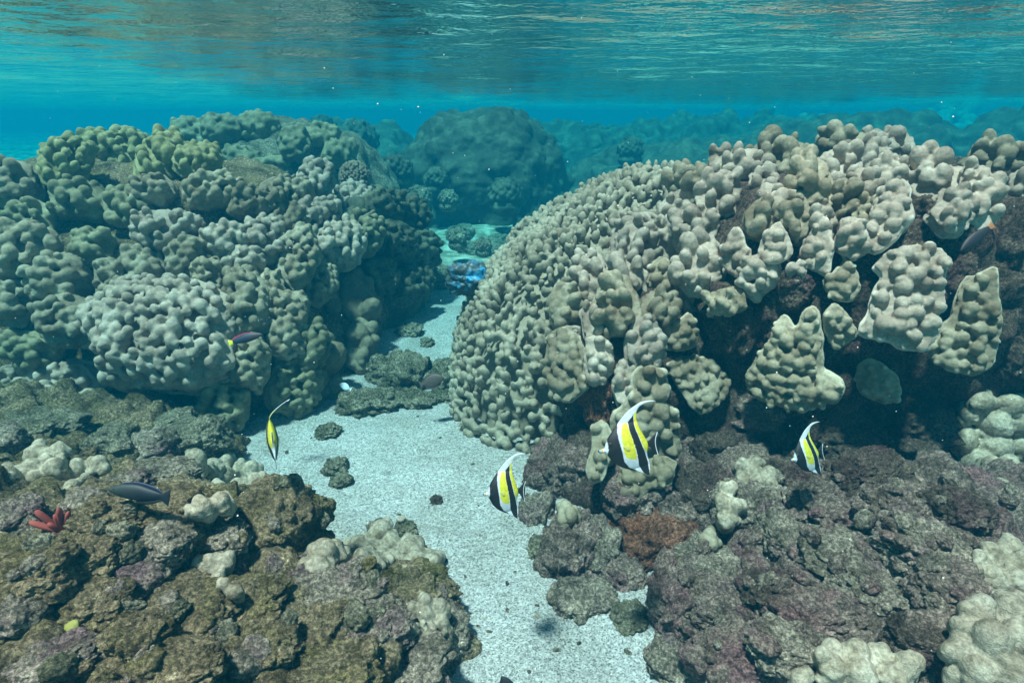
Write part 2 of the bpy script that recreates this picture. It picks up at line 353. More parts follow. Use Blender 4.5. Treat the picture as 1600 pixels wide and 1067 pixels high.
def fit(poly, tocam=.5, only=None, lift=0.0, dist=None, n=None):
    """Plane the outline lies on: at the rock behind its middle, facing outward."""
    c = np.mean(poly, 0); h = hit(c[0], c[1], only) if dist is None else None
    while h is None and dist is None and c[1] < 700:                # above the skyline of its mound: let it settle onto the crest
        poly[:] = [(a, b_ + 5) for a, b_ in poly]; c = np.mean(poly, 0); h = hit(c[0], c[1], only)
    if h is None:
        dist = dist or 3.0; p = CAM + ray(*c) * dist; nn = Vector((0, -1, .6)).normalized()
    else: p, nn, dist = h
    tc_ = (CAM - p).normalized(); nn = Vector(n).normalized() if n is not None else (nn + tc_ * tocam).normalized()
    while nn.dot(tc_) < .62: nn = (nn + tc_ * .2).normalized()
    p = p + nn * lift
    N = np.array(nn[:]); R1 = np.cross(UP, N); R1 = R1 / np.linalg.norm(R1); T = np.cross(N, R1)
    Q = []
    for q in poly:
        d = ray(*q); t = (p - CAM).dot(nn) / d.dot(nn); t = min(max(t, dist * .6), dist * 1.6)
        x = CAM + d * t - p; x = np.array(x[:]); Q.append((x @ R1, x @ T))
    return np.array(p[:]), N, R1, T, Q, dist
def colony(poly, knob_px=26, mat='lobe_grey', bulge=.5, label=None, cat='coral', group=None, name='lobe_coral', tocam=.5, rim=0,
           only=None, lift=.0, dist=None, n=None, el=1.5, up=.8, vox=None, seed=None, big=0):
    p, N, R1, T, Q, D = fit(poly, tocam, only, lift, dist, n)
    r = knob_px * D / FPX / 2; Q = np.array(Q)
    for _ in range(1):                                            # round the outline, then let it wander
        Q = np.concatenate([np.stack([.8 * Q + .2 * np.roll(Q, -1, 0), .2 * Q + .8 * np.roll(Q, -1, 0)], 1).reshape(-1, 2)])
    W = []
    for i in range(len(Q)):
        a_, b_ = Q[i - 1], Q[i]; k = max(1, int(np.linalg.norm(b_ - a_) / (r * .55)))
        W += [a_ + (b_ - a_) * t / k for t in range(k)]
    Q = np.array(W); Z_ = np.concatenate([Q / (r * 1.9), np.full((len(Q), 1), p[0] * 31)], 1)
    Q = Q + np.stack([noise(Z_, 3), noise(Z_, 4)], 1) * r * .42; size = Q.max(0) - Q.min(0)
    pts = dart(Q, r * 1.38); ed = edge_dist(Q, pts); dm = max(ed.max(), 1e-4); blobs = []
    H = bulge * min(size) * .5
    prof = lambda e: np.sqrt(np.clip(1 - (1 - np.clip(e / dm, 0, 1)) ** 2, 0, 1))
    g = unit(N * (1 - up * .5) + UP * up)
    for q, e in zip(pts, ed):
        if e < r * .35: continue
        h = H * prof(e); rr = r * rng.uniform(.72, 1.22) * (0.75 if e < r * .8 else 1)
        ax = unit(g + N * .35 + rng.normal(0, .22, 3)); F = frame_to(ax)
        c = p + R1 * q[0] + T * q[1] + N * (h + rr * .15)
        k = el * rng.uniform(.8, 1.25)
        blobs.append((c, (rr, rr * rng.uniform(.85, 1), rr * k), F))
        if rng.random() < .8:                                    # side knob
            a = rng.random() * 6.28; dd = F @ np.array([math.cos(a), math.sin(a), rng.uniform(-.5, .6)])
            if dd @ N < -.2: dd = -dd
            blobs.append((c + dd * rr * .75, (rr * .55,) * 3))
    # body under the knobs, thin towards its free rim
    fp = dart(Q, r * .62); fe = edge_dist(Q, fp); Fn = frame_to(N); th = max(r * .30, .006)
    nq = len(Q)
    for i in range(nq):                                           # the thin free rim
        a_, b_ = Q[i - 1], Q[i]; L_ = np.linalg.norm(b_ - a_); m_ = Q.mean(0)
        for t in np.arange(0, 1, max(r * .30 / max(L_, 1e-6), .02)):
            q = a_ + (b_ - a_) * t; q = q + unit(m_ - q) * r * .38
            blobs.append((p + R1 * q[0] + T * q[1] - N * th * .5, (r * .36, r * .36, th), Fn))
    for q, e in zip(fp, fe):
        if e < r * .35: continue
        rr = min(max(e * 1.0, r * .42), r * 1.1); h = H * prof(e) * .75
        c = p + R1 * q[0] + T * q[1] + N * (h - th * .5 - rr * .45 * (e > r))
        blobs.append((c, (rr, rr, th + rr * .35 * (e > r)), Fn))
        if e > r * 1.2: blobs.append((c - N * h * .55, (rr * 1.1, rr * 1.1, max(h * .5, th)), Fn))
    qc = fp[int(np.argmax(fe))]; rs = max(float(fe.max()) * .75, r * .5)          # the foot that joins it to the rock
    for k in range(1, 5):
        blobs.append((p + R1 * qc[0] + T * qc[1] - N * (lift + .07) * k / 4, (rs, rs, (lift + .07) / 4), Fn))
    vox = (vox * .8) if vox else max(D / FPX * 1.9, .004)
    me = fuse(blobs, vox, 1)
    o = link(name, me, M[mat]); 
    if rim:
        W = verts(me) - p; e2 = edge_dist(Q, np.stack([W @ R1, W @ T], 1)); ins = inside(Q, np.stack([W @ R1, W @ T], 1)); e2 = np.where(ins, e2, 0)
        a = me.attributes.new('rim', 'FLOAT', 'POINT'); a.data.foreach_set('value', (np.clip(1 - e2 / (rim * .004 + r * .12), 0, 1) * .6).astype(np.float32))
    # origin at the colony
    me.transform(Matrix.Translation(-Vector(p))); o.location = p
    return tag(o, label, cat, group)

# --- fine-columned colony: the whole left flank of the right mound
def fine_mound():
    C = np.array([.80, 3.22, .0]); Rr = np.array([1.13, .96, 1.19])
    def sup(d, p=3.2):
        return superv(d, (4.6, 1.62)) * Rr
    D = rng.normal(size=(45000, 3)); D = D[D[:, 2] > -.05 * np.linalg.norm(D, axis=1)]; D /= np.linalg.norm(D, axis=1)[:, None]
    P = sup(D); P = P * (1 + .045 * fbm(P * 1.8, 2, 41))[:, None]
    g = np.sign(P) * (np.abs(P) / Rr) ** np.array([1.6, 1.6, .65]) / Rr; g /= np.linalg.norm(g, axis=1)[:, None]
    gap = .040; cell = {}; keep = []
    for i, p in enumerate(P):
        if p[0] > .55 and p[1] > .3: continue
        if p[1] > .80 : continue
        k = tuple((p // gap).astype(int)); ok = True
        for a in (-1, 0, 1):
            for b_ in (-1, 0, 1):
                for c in (-1, 0, 1):
                    for q in cell.get((k[0] + a, k[1] + b_, k[2] + c), ()):
                        if ((p - q) ** 2).sum() < gap * gap: ok = False
        if ok: cell.setdefault(k, []).append(p); keep.append(i)
    blobs = [(C, Rr * .94, None, (4.6, 1.62))]
    for i in keep:
        p, n = P[i], g[i]; ax = unit(n * .55 + UP * .75 + rng.normal(0, .06, 3)); F = frame_to(ax)
        lump = .5 + .5 * float(noise(p[None] * 7, 77)[0]); r0 = .0190 * rng.uniform(.8, 1.25); ln = .027 + .020 * lump
        nb = rng.integers(1, 3); side = unit(np.cross(ax, n + rng.normal(0, .3, 3)))
        for k in range(nb):
            c = C + p + side * (k - (nb - 1) / 2) * r0 * 1.35 + n * (.022 + .03 * lump) + rng.normal(0, .003, 3)
            rr = r0 * rng.uniform(.85, 1.12); blobs.append((c, (rr, rr, ln), F))
            if rng.random() < .5: blobs.append((c + ax * ln * .55 + rng.normal(0, 1, 3) * rr * .4, (rr * .75,) * 3))
    me = fuse(blobs, .0065, 2, 2)
    add_bvh(me)
    o = link('finger_coral', me, M['finger'])
    tag(o, 'huge dome of tightly packed pale finger coral columns rising beside the sand channel', 'coral')
fine_mound()
LAST_CORE = len(BV) - 1

# --- traced big colonies of the right mound (pixel outlines give their real sizes on the rock)
def C_(label, poly, knob=24, mat='lobe_grey', **k):
    k.setdefault('rim', 1); k['bulge'] = k.get('bulge', .45) * .75; k['tocam'] = max(k.get('tocam', 1), 1.0); k.setdefault('up', .9)
    k.setdefault('el', 1.05); return colony(poly, knob * .84, mat, label=label, **k)
C_('twin-peaked coral plate jutting over the dark recess', [(1222,490),(1208,508),(1199,538),(1180,560),(1166,585),(1167,605),(1187,622),(1215,633),(1250,640),(1280,635),(1305,630),(1321,612),(1315,593),(1298,585),(1286,578),(1287,556),(1284,520),(1280,488),(1272,476),(1260,480),(1248,505),(1240,512),(1232,495)], 21, lift=.10, tocam=.9, bulge=.45)
C_('small isolated oval knobby coral plate on the dark rock, right of the twin-peaked plate', [(1352,560),(1335,573),(1337,595),(1350,620),(1380,632),(1402,630),(1411,615),(1405,590),(1390,572),(1372,561)], 16, lift=.10, tocam=1.2, bulge=.3)
C_('tallest pale grey coral slab with a flat top edge and a ragged foot', [(1362,412),(1394,390),(1420,380),(1450,382),(1478,392),(1481,412),(1473,440),(1478,470),(1466,500),(1460,530),(1440,548),(1405,549),(1385,535),(1345,529),(1342,512),(1350,490),(1360,460),(1375,435),(1372,424)], 27, 'lobe_pale', lift=.12, tocam=.8, bulge=.5)
C_('tall ragged knobby coral slab next to the frame edge, right of the flat-topped slab', [(1536,420),(1551,413),(1562,425),(1565,470),(1568,510),(1554,540),(1552,575),(1525,590),(1490,580),(1452,562),(1446,545),(1465,520),(1480,497),(1490,460),(1504,430),(1525,428)], 24, lift=.10, tocam=.8, bulge=.5)
C_('tiny pale coral cap on dark rock, left of the pointed cone coral', [(1252,403),(1264,412),(1262,430),(1250,445),(1228,435),(1226,420),(1242,412)], 20, 'lobe_pale', lift=.06, tocam=.8)
C_('small pointed cone-shaped knobby coral left of the flat-topped slab', [(1325,404),(1338,420),(1348,440),(1340,460),(1325,474),(1300,468),(1283,452),(1282,435),(1305,430),(1313,414)], 20, lift=.07, tocam=.8)
C_('coral peak wedged between the twin-peaked plate and the flat-topped slab', [(1305,473),(1318,482),(1330,497),(1342,517),(1330,530),(1315,546),(1298,540),(1288,520),(1282,500),(1290,483)], 20, lift=.08, tocam=.8)
C_('flat grey leaf-shaped coral plate with a thin edge, left of the twin-peaked plate', [(1048,553),(1080,556),(1110,560),(1130,580),(1145,600),(1130,625),(1100,652),(1080,640),(1070,625),(1052,600),(1040,575)], 18, lift=.07, tocam=1, bulge=.22)
C_('triangular knobby coral edge hanging left of the dark cavity', [(1080,483),(1092,520),(1090,545),(1060,550),(1035,547),(1036,520),(1058,500)], 20, lift=.05, tocam=.7)
C_('tall pagoda-shaped knobby coral beside a black crack', [(1037,397),(1052,415),(1062,430),(1062,460),(1050,492),(1030,508),(1012,492),(1005,460),(1008,430),(1018,408)], 22, lift=.05)
C_('pointed stack of coral knobs above the dark cavity', [(1150,350),(1165,370),(1177,400),(1172,425),(1140,435),(1127,408),(1135,375)], 22, 'lobe_pale', lift=.05)
C_('rounded knobby coral hump with a lit crown above the dark cavity', [(1213,344),(1232,360),(1239,390),(1230,408),(1200,416),(1184,405),(1187,368)], 22, 'lobe_pale', lift=.05)
C_('slim tall column of coral knobs right of the rounded hump', [(1290,336),(1302,355),(1304,385),(1300,420),(1288,434),(1260,422),(1250,395),(1262,365),(1272,345)], 24, 'lobe_pale', lift=.05)
C_('big stepped coral lobe with a flaring lower skirt above the flat-topped slab', [(1400,279),(1422,290),(1426,315),(1430,340),(1412,360),(1397,378),(1370,400),(1350,392),(1343,370),(1358,340),(1365,310),(1380,290)], 25, 'lobe_pale', lift=.07, tocam=.8)
C_('smooth pillow-shaped coral knob sitting alone among the lobes', ell(1223,317,50,42), 44, 'lobe_pale', lift=.09, el=1.0, bulge=.7)
C_('knobby coral plate with a curled white rim, left of the brown rock wall', [(868,511),(905,518),(916,550),(912,580),(922,602),(905,622),(885,633),(865,622),(855,590),(850,550)], 20, lift=.06, tocam=.8)
C_('broad smooth-knobbed coral plate right behind the largest striped fish', [(1010,567),(1035,580),(1045,600),(1037,625),(1060,642),(1065,680),(1060,708),(1030,720),(1000,715),(962,702),(955,650),(975,630),(985,600),(995,575)], 30, lift=.14, tocam=.9, bulge=.35)
C_('drooping coral flap under the largest striped fish', [(985,715),(1060,715),(1056,750),(1020,765),(992,790),(970,785),(960,755)], 26, 'lobe_brown', lift=.10, tocam=.9, bulge=.25)
C_('upright coral lobe left of the largest striped fish', [(945,655),(957,680),(958,715),(940,750),(922,758),(916,735),(925,700),(928,665)], 26, lift=.12, tocam=.7)
tops = [(1205,222,64,60,27,'in the gap beside the highest crest'),(1140,245,72,40,20,'on the left shoulder of the crest'),(1092,262,50,45,20,'where the lobes meet the finger coral dome, topmost'),
 (1155,270,84,52,24,'below the left shoulder of the crest'),(1085,300,60,50,22,'at the boundary with the finger coral dome'),(1120,320,66,60,25,'two below the left shoulder'),(1060,335,60,56,22,'on the seam above the finger coral dome'),
 (1222,268,92,62,27,'with three fat knobs under the crest gap'),(1290,205,80,50,20,'at the left end of the highest crest'),(1348,193,66,46,22,'at the very top of the right mound'),(1402,208,70,46,22,'just right of the mound top'),
 (1447,200,74,50,23,'with a dark notch on the crest'),(1258,242,84,50,24,'second row down under the crest, left'),(1325,240,84,50,24,'second row down under the crest, middle'),(1388,248,74,52,24,'second row down under the crest, right'),
 (1478,235,84,62,25,'pointed and pale on the right crest'),(1532,215,72,50,24,'on the skyline near the right frame edge'),(1580,240,64,60,26,'at the right frame edge on the skyline'),(1308,280,72,62,25,'in the third row, middle'),
 (1270,300,56,60,25,'in the third row, left of middle'),(1345,305,52,62,24,'upright, left of the stepped lobe'),(1450,290,62,66,26,'right of the stepped lobe'),(1545,265,90,52,26,'wide and flat near the right edge'),
 (1527,318,60,84,24,'tall and tapering over the hidden dark fish'),(1595,305,44,60,28,'cut by the right frame edge above a dark hollow'),(1190,345,50,56,24,'between the stack and the hump'),(1100,372,60,70,25,'left of the pointed stack'),
 (1052,380,50,60,22,'small, above the pagoda-shaped coral'),(1245,345,50,60,22,'between the hump and the pillow knob'),(1095,425,66,70,26,'facing the black crack'),(985,395,70,70,24,'at the edge of the finger coral dome'),
 (965,480,70,84,24,'left of the pagoda-shaped coral'),(925,450,50,70,22,'leaning over the finger coral columns'),(1005,540,52,70,22,'above the plate behind the striped fish'),(890,480,50,60,22,'low on the flank of the dome'),
 (1330,375,50,50,20,'under the upright lobe'),(1480,340,56,60,20,'in the dark hollow right of the stepped lobe'),(1140,470,44,36,18,'small, at the rim of the cavity'),(935,560,40,70,20,'narrow, left of the red-brown wall'),
 (980,600,40,60,20,'narrow, above the upright lobe')]
mats = ['lobe_pale', 'lobe_grey', 'lobe_pale']
for i, (cx, cy, w_, h_, k, t) in enumerate(tops):
    colony(ell(cx, cy, w_ * 1.16, h_ * 1.26, j=.15), k * .92, mats[i % 3], bulge=.9, lift=.02 + .05 * rng.random(), el=1.6, label='knobby pale coral lobe ' + t, group='lobed coral colonies on the right mound')

done = [(c[0], c[1]) for c in tops] + [(1240,560),(1225,600),(1375,597),(1420,450),(1420,500),(1515,510),(1240,425),(1315,440),(1310,510),(1090,600),(1065,525),(1035,450),(1150,390),(1212,380),(1280,385),(1390,330),(885,575),(1010,650),(1010,745),(940,705)]
reg = [(1090,250),(1190,210),(1300,180),(1440,185),(1600,220),(1600,330),(1490,350),(1380,330),(1330,400),(1250,420),(1120,470),(1060,540),(985,560),(930,520),(860,600),(840,540),(930,440),(1000,360),(1060,300)]
for k in range(900):
    x, y = rng.uniform(840, 1600), rng.uniform(190, 600)
    if not inside(reg, np.array([[x, y]]))[0] or min((x - a) ** 2 + ((y - b_) * 1.1) ** 2 for a, b_ in done) < 37 ** 2: continue
    done.append((x, y)); s = rng.uniform(46, 66)
    colony(ell(x, y, s, s * 1.15, j=.15), rng.uniform(18, 24), mats[k % 3], bulge=.9, lift=.0, el=1.6, label='small knobby coral bunch filling a gap between the bigger lobes of the right mound', group='gap-filling coral bunches on the right mound')
# --- left mound
left = [(30,290,84,70,22,'lobe_grey','at the left frame edge on the skyline'),(100,262,90,64,20,'lobe_yellow','on the skyline left of the yellow-green one'),(185,245,120,56,18,'lobe_yellow','tinged yellow-green on the skyline'),
 (250,262,84,60,20,'lobe_yellow','yellowish, right of the brightest skyline colony'),(312,246,80,44,16,'lobe_yellow','low on the skyline before the hazy rear mound'),(330,300,90,60,18,'lobe_grey','dusky, in the middle of the upper slope'),
 (55,345,90,60,22,'lobe_olive','blurred, upper left slope'),(130,318,96,66,22,'lobe_olive','sloping and furrowed, upper left'),(205,330,76,56,20,'lobe_olive','small, above the rounded cap'),
 (45,400,110,76,24,'lobe_grey','broad, at the left frame edge halfway up'),(258,357,108,66,19,'lobe_pale','rounded cap-like and brightly lit in the upper centre'),(225,425,80,70,19,'lobe_grey','just below the rounded cap, left'),
 (292,410,66,80,18,'lobe_grey','below the rounded cap'),(350,378,84,56,17,'lobe_pale','pale-topped, right of the rounded cap'),(372,425,70,84,18,'lobe_pale','ridged like a hand, in the centre'),(325,440,50,84,16,'lobe_grey','narrow and pointed in the centre'),
 (410,385,80,66,18,'lobe_pale','stepped, right of centre'),(395,320,84,50,17,'lobe_brown','dusky brown on the upper slope, centre'),(445,305,80,50,16,'lobe_grey','on the ridge beside the hazy rear mound'),(485,345,84,64,17,'lobe_pale','wide and brightly lit, upper right'),
 (520,392,86,64,17,'lobe_pale','just below the widest bright one, right'),(455,415,62,96,17,'lobe_grey','tall, between the stepped one and the brown plates'),(487,300,56,62,17,'lobe_pale','upright columns below the rear mound'),(540,325,80,56,15,'lobe_pale','at the right end of the ridge'),
 (565,372,56,60,15,'lobe_olive','small, above the brown scalloped plates'),(95,440,96,80,22,'lobe_grey','broad, left of centre'),(150,392,70,56,20,'lobe_olive','dim, above the broad one'),(25,478,76,80,24,'lobe_grey','at the left frame edge, lower'),
 (112,505,96,84,22,'lobe_grey','in deep shade, left'),(190,475,76,80,20,'lobe_grey','steep, left of the biggest cauliflower one'),(395,480,64,96,18,'lobe_grey','steep, above the purple fish'),(447,505,70,110,18,'lobe_grey','long and hanging, right of the purple fish'),
 (275,540,216,170,20,'lobe_pale','biggest and cauliflower-like, low in the middle'),(350,628,88,84,20,'lobe_olive','round and olive, under the cauliflower one'),(390,565,70,90,18,'lobe_grey','right below the purple fish'),(105,600,124,88,22,'lobe_pale','bright-topped, low on the left'),
 (178,650,56,70,20,'lobe_pale','small double stack, low on the left'),(12,600,56,60,20,'lobe_pale','at the left frame edge, lowest'),(450,600,76,110,18,'lobe_olive','steep, behind the thin striped fish'),(425,455,46,60,16,'lobe_grey','wedged in a shaded cleft'),
 (300,490,60,50,16,'lobe_grey','peaking over the cauliflower one'),(60,545,90,60,22,'lobe_olive','sunk in shade at lower left'),(240,300,70,50,18,'lobe_grey','behind the rounded cap'),(170,430,50,60,18,'lobe_grey','tucked left of the steep ones'),
 (440,355,60,50,16,'lobe_brown','dark, between stepped and wide bright ones'),(490,450,50,70,16,'lobe_grey','slim, beside the brown plates'),(480,540,60,80,17,'lobe_olive','hanging low beside the brown plates')]
for cx, cy, w_, h_, k, mt, t in left:
    colony(ell(cx, cy, w_ * 1.06, h_ * 1.04, j=.16), k * .82, mt, bulge=1.0, lift=.02 + .13 * rng.random(), el=1.4, only=[0], vox=.0085, label='knobby coral colony ' + t + ' of the left mound' if not t.endswith('mound') else 'knobby coral colony ' + t, group='lobed coral colonies on the left mound')
# brown smooth plates at the right foot of the left mound
for lab, poly in [('dark brown smooth scalloped coral plate with a pale upper rim, biggest of the three', [(530,425),(550,412),(570,420),(583,440),(586,470),(575,500),(560,515),(545,500),(528,495),(520,460)]),
                  ('brown smooth coral fan left of the biggest scalloped plate', [(490,420),(512,412),(525,430),(530,460),(528,490),(515,485),(500,470),(488,450)]),
                  ('brown hanging coral skirt with a thin white edge below the scalloped plates', [(480,520),(510,505),(528,530),(526,570),(505,600),(480,610),(470,570)])]:
    colony(poly, 44, 'lobe_brown', bulge=.3, lift=.05, el=1.4, only=[0], vox=.009, label=lab, name='plate_coral', cat='coral', group='brown plate corals')
for cx, cy, w_, h_, t in [(510,640,90,84,'largest brown rounded crust where the left mound meets the sand'),(508,598,40,36,'small round brown coral disc low on the left mound'),(560,540,50,90,'thin leafy brown coral shelves beside the sand channel')]:
    colony(ell(cx, cy, w_, h_), 30, 'lobe_brown', bulge=.3, lift=.05, el=1.1, only=[0, 2], vox=.009, label=t, name='plate_coral', cat='coral', group='brown plate corals')
# hazy rear mound and crusted shoulder
for cx, cy, w_, h_, t in [(300,215,60,36,'left end of the skyline'),(350,206,66,36,'left of centre on the skyline'),(405,202,60,34,'at the highest point'),(462,228,44,44,'round and dark-sided on the right slope'),(530,244,50,36,'at the right end'),
                          (500,215,50,34,'on the right skyline'),(425,262,60,36,'in the saddle in front'),(375,250,60,34,'in front, left of the saddle')]:
    colony(ell(cx, cy, w_ * 1.2, h_ * 1.2), 11, 'lobe_olive', bulge=.8, lift=.05, el=1.3, only=[1], vox=.018, label='hazy olive coral clump ' + t + ' of the rear left mound', group='coral clumps on the rear left mound')
for cx, cy, w_, h_, t in [(600,318,60,40,'on top'),(640,335,50,50,'on its upper right edge'),(655,385,50,56,'halfway down its right edge'),(610,375,60,60,'in its middle'),(640,440,56,50,'near its foot'),(595,430,50,60,'beside the brown plates')]:
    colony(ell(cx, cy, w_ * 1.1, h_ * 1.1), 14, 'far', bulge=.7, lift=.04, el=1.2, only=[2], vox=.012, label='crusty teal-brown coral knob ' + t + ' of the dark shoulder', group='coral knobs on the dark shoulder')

# round branching coral
def branching(px, py, wpx, label, only=None, mat='branch', n=260, br=.075, name='branching_coral', pxy=None):
    D = pxy[2]; r = wpx * D / FPX / 2; c = np.array((CAM + ray(px, py) * D)[:])
    blobs = [(c, (r * .72,) * 3)]
    for k in range(n):
        z = 1 - 1.6 * (k + .5) / n; a = k * 2.39996; q = math.sqrt(max(0, 1 - z * z)); d = unit(np.array([q * math.cos(a), q * math.sin(a), z]) + rng.normal(0, .05, 3))
        blobs.append((c + d * r * .82, (r * br, r * br * 1.3, r * .15 * rng.uniform(.8, 1.1)), frame_to(d)))
    me = fuse(blobs, max(r * .028, .005), 1); me.transform(Matrix.Translation(-Vector(c))); o = link(name, me, M[mat]); o.location = c
    return tag(o, label, 'coral')
branching(555, 277, 54, 'round reddish-brown branching coral perched on the right ridge of the left mound', [2, 0, 1], pxy=(555, 277, 4.7))

RL, RR = 4, 5
# ------------------------------------------------------------------ rocks
def rock_mesh(rx, ry, rz, seed, sub=5, amp=.22, power=2.6):
    V0, F = ICO[sub]; V = superv(V0, power); s = seed * 3.71
    d = .34 * fbm(V0 * 1.3 + s, 3, seed) + amp * 1.5 * (billow(V0 * 2.4 + s, 4, seed + 1, .6) - .25) + .26 * (.5 - np.clip(worley(V0 * 2.6 + s, seed), 0, 1)) + .16 * (billow(V0 * 8 + s, 4, seed + 4, .65) - .25)
    d = d - .22 * np.clip(.45 - worley(V0 * 4.1 + s + 5, seed + 8), 0, 1)                     # bored pits
    return V * (1 + d)[:, None] * np.array([rx, ry, rz]), F
def rock(px, py, w_, h_, mat, label, seed, group=None, only=None, sink=.35, name='rock', sub=5, cat='rock', amp=.22, parent=None):
    h = hit(px, py, only)
    if h is None: return
    p, n, D = h; rx = w_ * D / FPX / 2; rz = h_ * D / FPX / 2; ry = (rx + rz) * .5
    V, F = rock_mesh(rx, ry, rz, seed, 6 if w_ >= 90 and seed < 300 else sub, amp); me = mesh_np(name, V, F); o = link(name, me, M[mat])
    d = ray(px, py).normalized(); o.location = p + d * ry * (sink if sink > .5 or seed >= 300 else sink * .4); o.rotation_euler = (0, (seed % 7 - 3) * .05, (seed % 5 - 2) * .1)
    if seed >= 400: o.location.z += rz * .35
    if seed < 300:
        Vw = V @ np.array(o.rotation_euler.to_matrix()).T + np.array(o.location[:]); BV.append(BVHTree.FromPolygons(Vw.tolist(), F.tolist()))
    return tag(o, label, cat, group)
RK = 'crusted rocks of the foreground rubble'
lr = [(420,825,150,120,'rock_olive','biggest round dark brown boulder overhanging the sand',.3),(625,925,180,60,'rock_olive','flat-topped olive rock behind the coral thumbs',.6),(660,990,150,130,'rock_grey','dark rounded rock cradling the coral thumbs',.9),
 (520,935,150,90,'rock_grey','flat slab with a ragged right lip, centre of the left rubble',.4),(575,985,120,70,'rock_grey','jagged shelf left of the coral thumbs',.35),(470,1000,150,90,'rock_olive','mottled olive slab near the bottom, centre left',.4),
 (640,1045,120,70,'rock_grey','pinkish lumpy rock at the bottom edge beside the sand',.35),(380,940,120,60,'rock_olive','low rock below the white coral knob',.4),(400,1020,130,80,'rock_olive','yellow-brown block split by a dark crack',.35),
 (220,905,80,70,'rock_grey','mushroom-shaped rock with a smooth brown cap',.2),(300,960,150,70,'rock_olive','long tilted slab left of the dark crack',.4),(215,1000,90,80,'rock_olive','lumpy rock right of a black hole',.35),
 (75,1040,130,60,'rock_grey','smooth tilted slab in the bottom left corner',.35),(140,870,110,70,'rock_olive','knobbly mound behind the red urchin spines',.35),(60,900,110,80,'rock_olive','dark rock at the left edge below the urchin',.4),
 (30,820,90,70,'rock_grey','bright-speckled rock left of the red urchin spines',.35),(170,820,110,60,'rock_olive','rock with olive turf in front of the dark wrasse',.4),(270,800,110,60,'rock_olive','rock under the low pale coral ridge',.4),
 (250,850,90,60,'rock_grey','small grey rock in the middle of the left rubble',.35),(300,690,100,60,'rock_teal','grey rock at the back of the left rubble nearest the sand',.35),(230,700,80,56,'rock_grey','lumpy rock behind the dark wrasse',.35),
 (180,690,80,50,'rock_teal','small pale rock, back row of the left rubble',.35),(60,670,120,50,'rock_teal','furrowed pale rock in the back left corner of the rubble',.35),(10,690,60,50,'rock_grey','rock cut by the left frame edge, back row',.35),
 (260,745,90,46,'rock_grey','flat rock just right of the dark wrasse',.4),(130,790,60,46,'rock_grey','small rock left of the dark wrasse snout',.35),(480,880,70,50,'rock_grey','wedge of rock under the leftmost coral lump',.4),
 (340,840,90,50,'rock_grey','low crust right beside the big round boulder',.45),(150,950,110,70,'rock_olive','rock with two yellow algae discs beside it',.4),(520,1050,140,60,'rock_olive','broad slab on the bottom edge, left of centre',.35),
 (285,1045,120,60,'rock_olive','slab on the bottom edge under the dark crack',.35),(590,1030,70,60,'rock_olive','brown chunk in the gap below the jagged shelf',.45),(20,970,80,80,'rock_grey','rock at the left edge, low',.4),
 (275,660,60,36,'rock_teal','small rock at the shaded foot of the left mound',.3),(200,760,60,40,'rock_grey','rock under the dark wrasse',.5)]
for i, (x, y, a, b_, mt, t, s) in enumerate(lr): rock(x, y, a, b_, mt, 'crusted ' + t, 100 + i, RK, [RL, 0] if y < 700 else [RL, 6], s)
rr_ = [(885,870,90,130,'rock_pink','dark upright outcrop standing in the sand',.5),(930,870,80,100,'rock_grey','grey rock right of the upright outcrop',.5),(910,940,100,60,'rock_grey','low foot of the upright outcrop',.4),
 (1015,850,120,110,'rock_red','rust-brown crusted rock with purple edges',.45),(985,770,90,90,'rock_pink','purple-brown rock under the drooping flap',.45),(870,740,90,110,'rock_pink','brown rock wall foot beside the second striped fish',.5),
 (1180,800,110,90,'rock_grey','rock under the forked white coral knobs',.4),(1230,850,90,80,'rock_grey','grey lump right of the coral-crowned rock',.4),(1100,900,120,80,'rock_grey','grey rock left of the dark hollow',.4),
 (1060,950,90,110,'rock_pink','rock carrying the red sponge',.45),(1130,960,130,80,'rock_pink','purple-speckled rock behind the red sponge',.4),(1210,930,100,70,'rock_dark','nearly black rock in the hollow',.45),
 (1300,800,120,70,'rock_pink','long shelf rock below the dark recess',.4),(1310,870,130,80,'rock_grey','pale speckled slab in the middle of the right rubble',.4),(1400,800,110,80,'rock_pink','rock with a dark pit, right rubble',.4),
 (1440,860,120,80,'rock_grey','light grey crusted block near the right edge',.4),(1380,930,140,80,'rock_grey','speckled slab above the bottom-edge coral',.4),(1480,920,100,80,'rock_pink','tilted rock beside the pale corner corals',.4),
 (1270,960,120,70,'rock_pink','pink-crusted rock above the bottom slope',.4),(1160,1030,140,80,'rock_pink','sloping purple-grey rock on the bottom edge',.4),(1060,1040,90,70,'rock_grey','rock in the sand at the bottom edge',.4),
 (1440,1000,100,60,'rock_dark','dark rock between the two bottom corals',.4),(1230,1010,110,60,'rock_grey','low crust left of the bottom-edge coral',.4),(1490,800,90,70,'rock_dark','rock coloured shade-dark under the right-edge coral pile',.4),
 (1350,740,110,60,'rock_dark','rock inside the recess, coloured shade-dark',.4),(1100,770,90,80,'rock_dark','rock coloured shade-dark, left of the coral-crowned rock',.45),(1060,800,60,60,'rock_pink','small purple rock beside the rust-brown one',.4),  # recess rocks take the dark material, putting the shade into their colour
 (1240,745,80,50,'rock_dark','rock coloured shade-dark under the fish in the recess',.4),(1500,860,80,60,'rock_pink','rock below the right-edge coral pile',.4),(985,965,60,36,'rock_teal','sand-dusted round lump in the sand',.3),(970,900,70,60,'rock_pink','ledge between outcrop and sponge rock',.45),
 (840,800,50,60,'rock_grey','small grey rock at the sand edge right of the second striped fish',.4),(845,860,40,40,'rock_teal','pale crumbled rock on the sand left of the outcrop',.3)]
for i, (x, y, a, b_, mt, t, s) in enumerate(rr_): rock(x, y, a, b_, mt, 'crusted ' + t, 200 + i, RK, None, s)
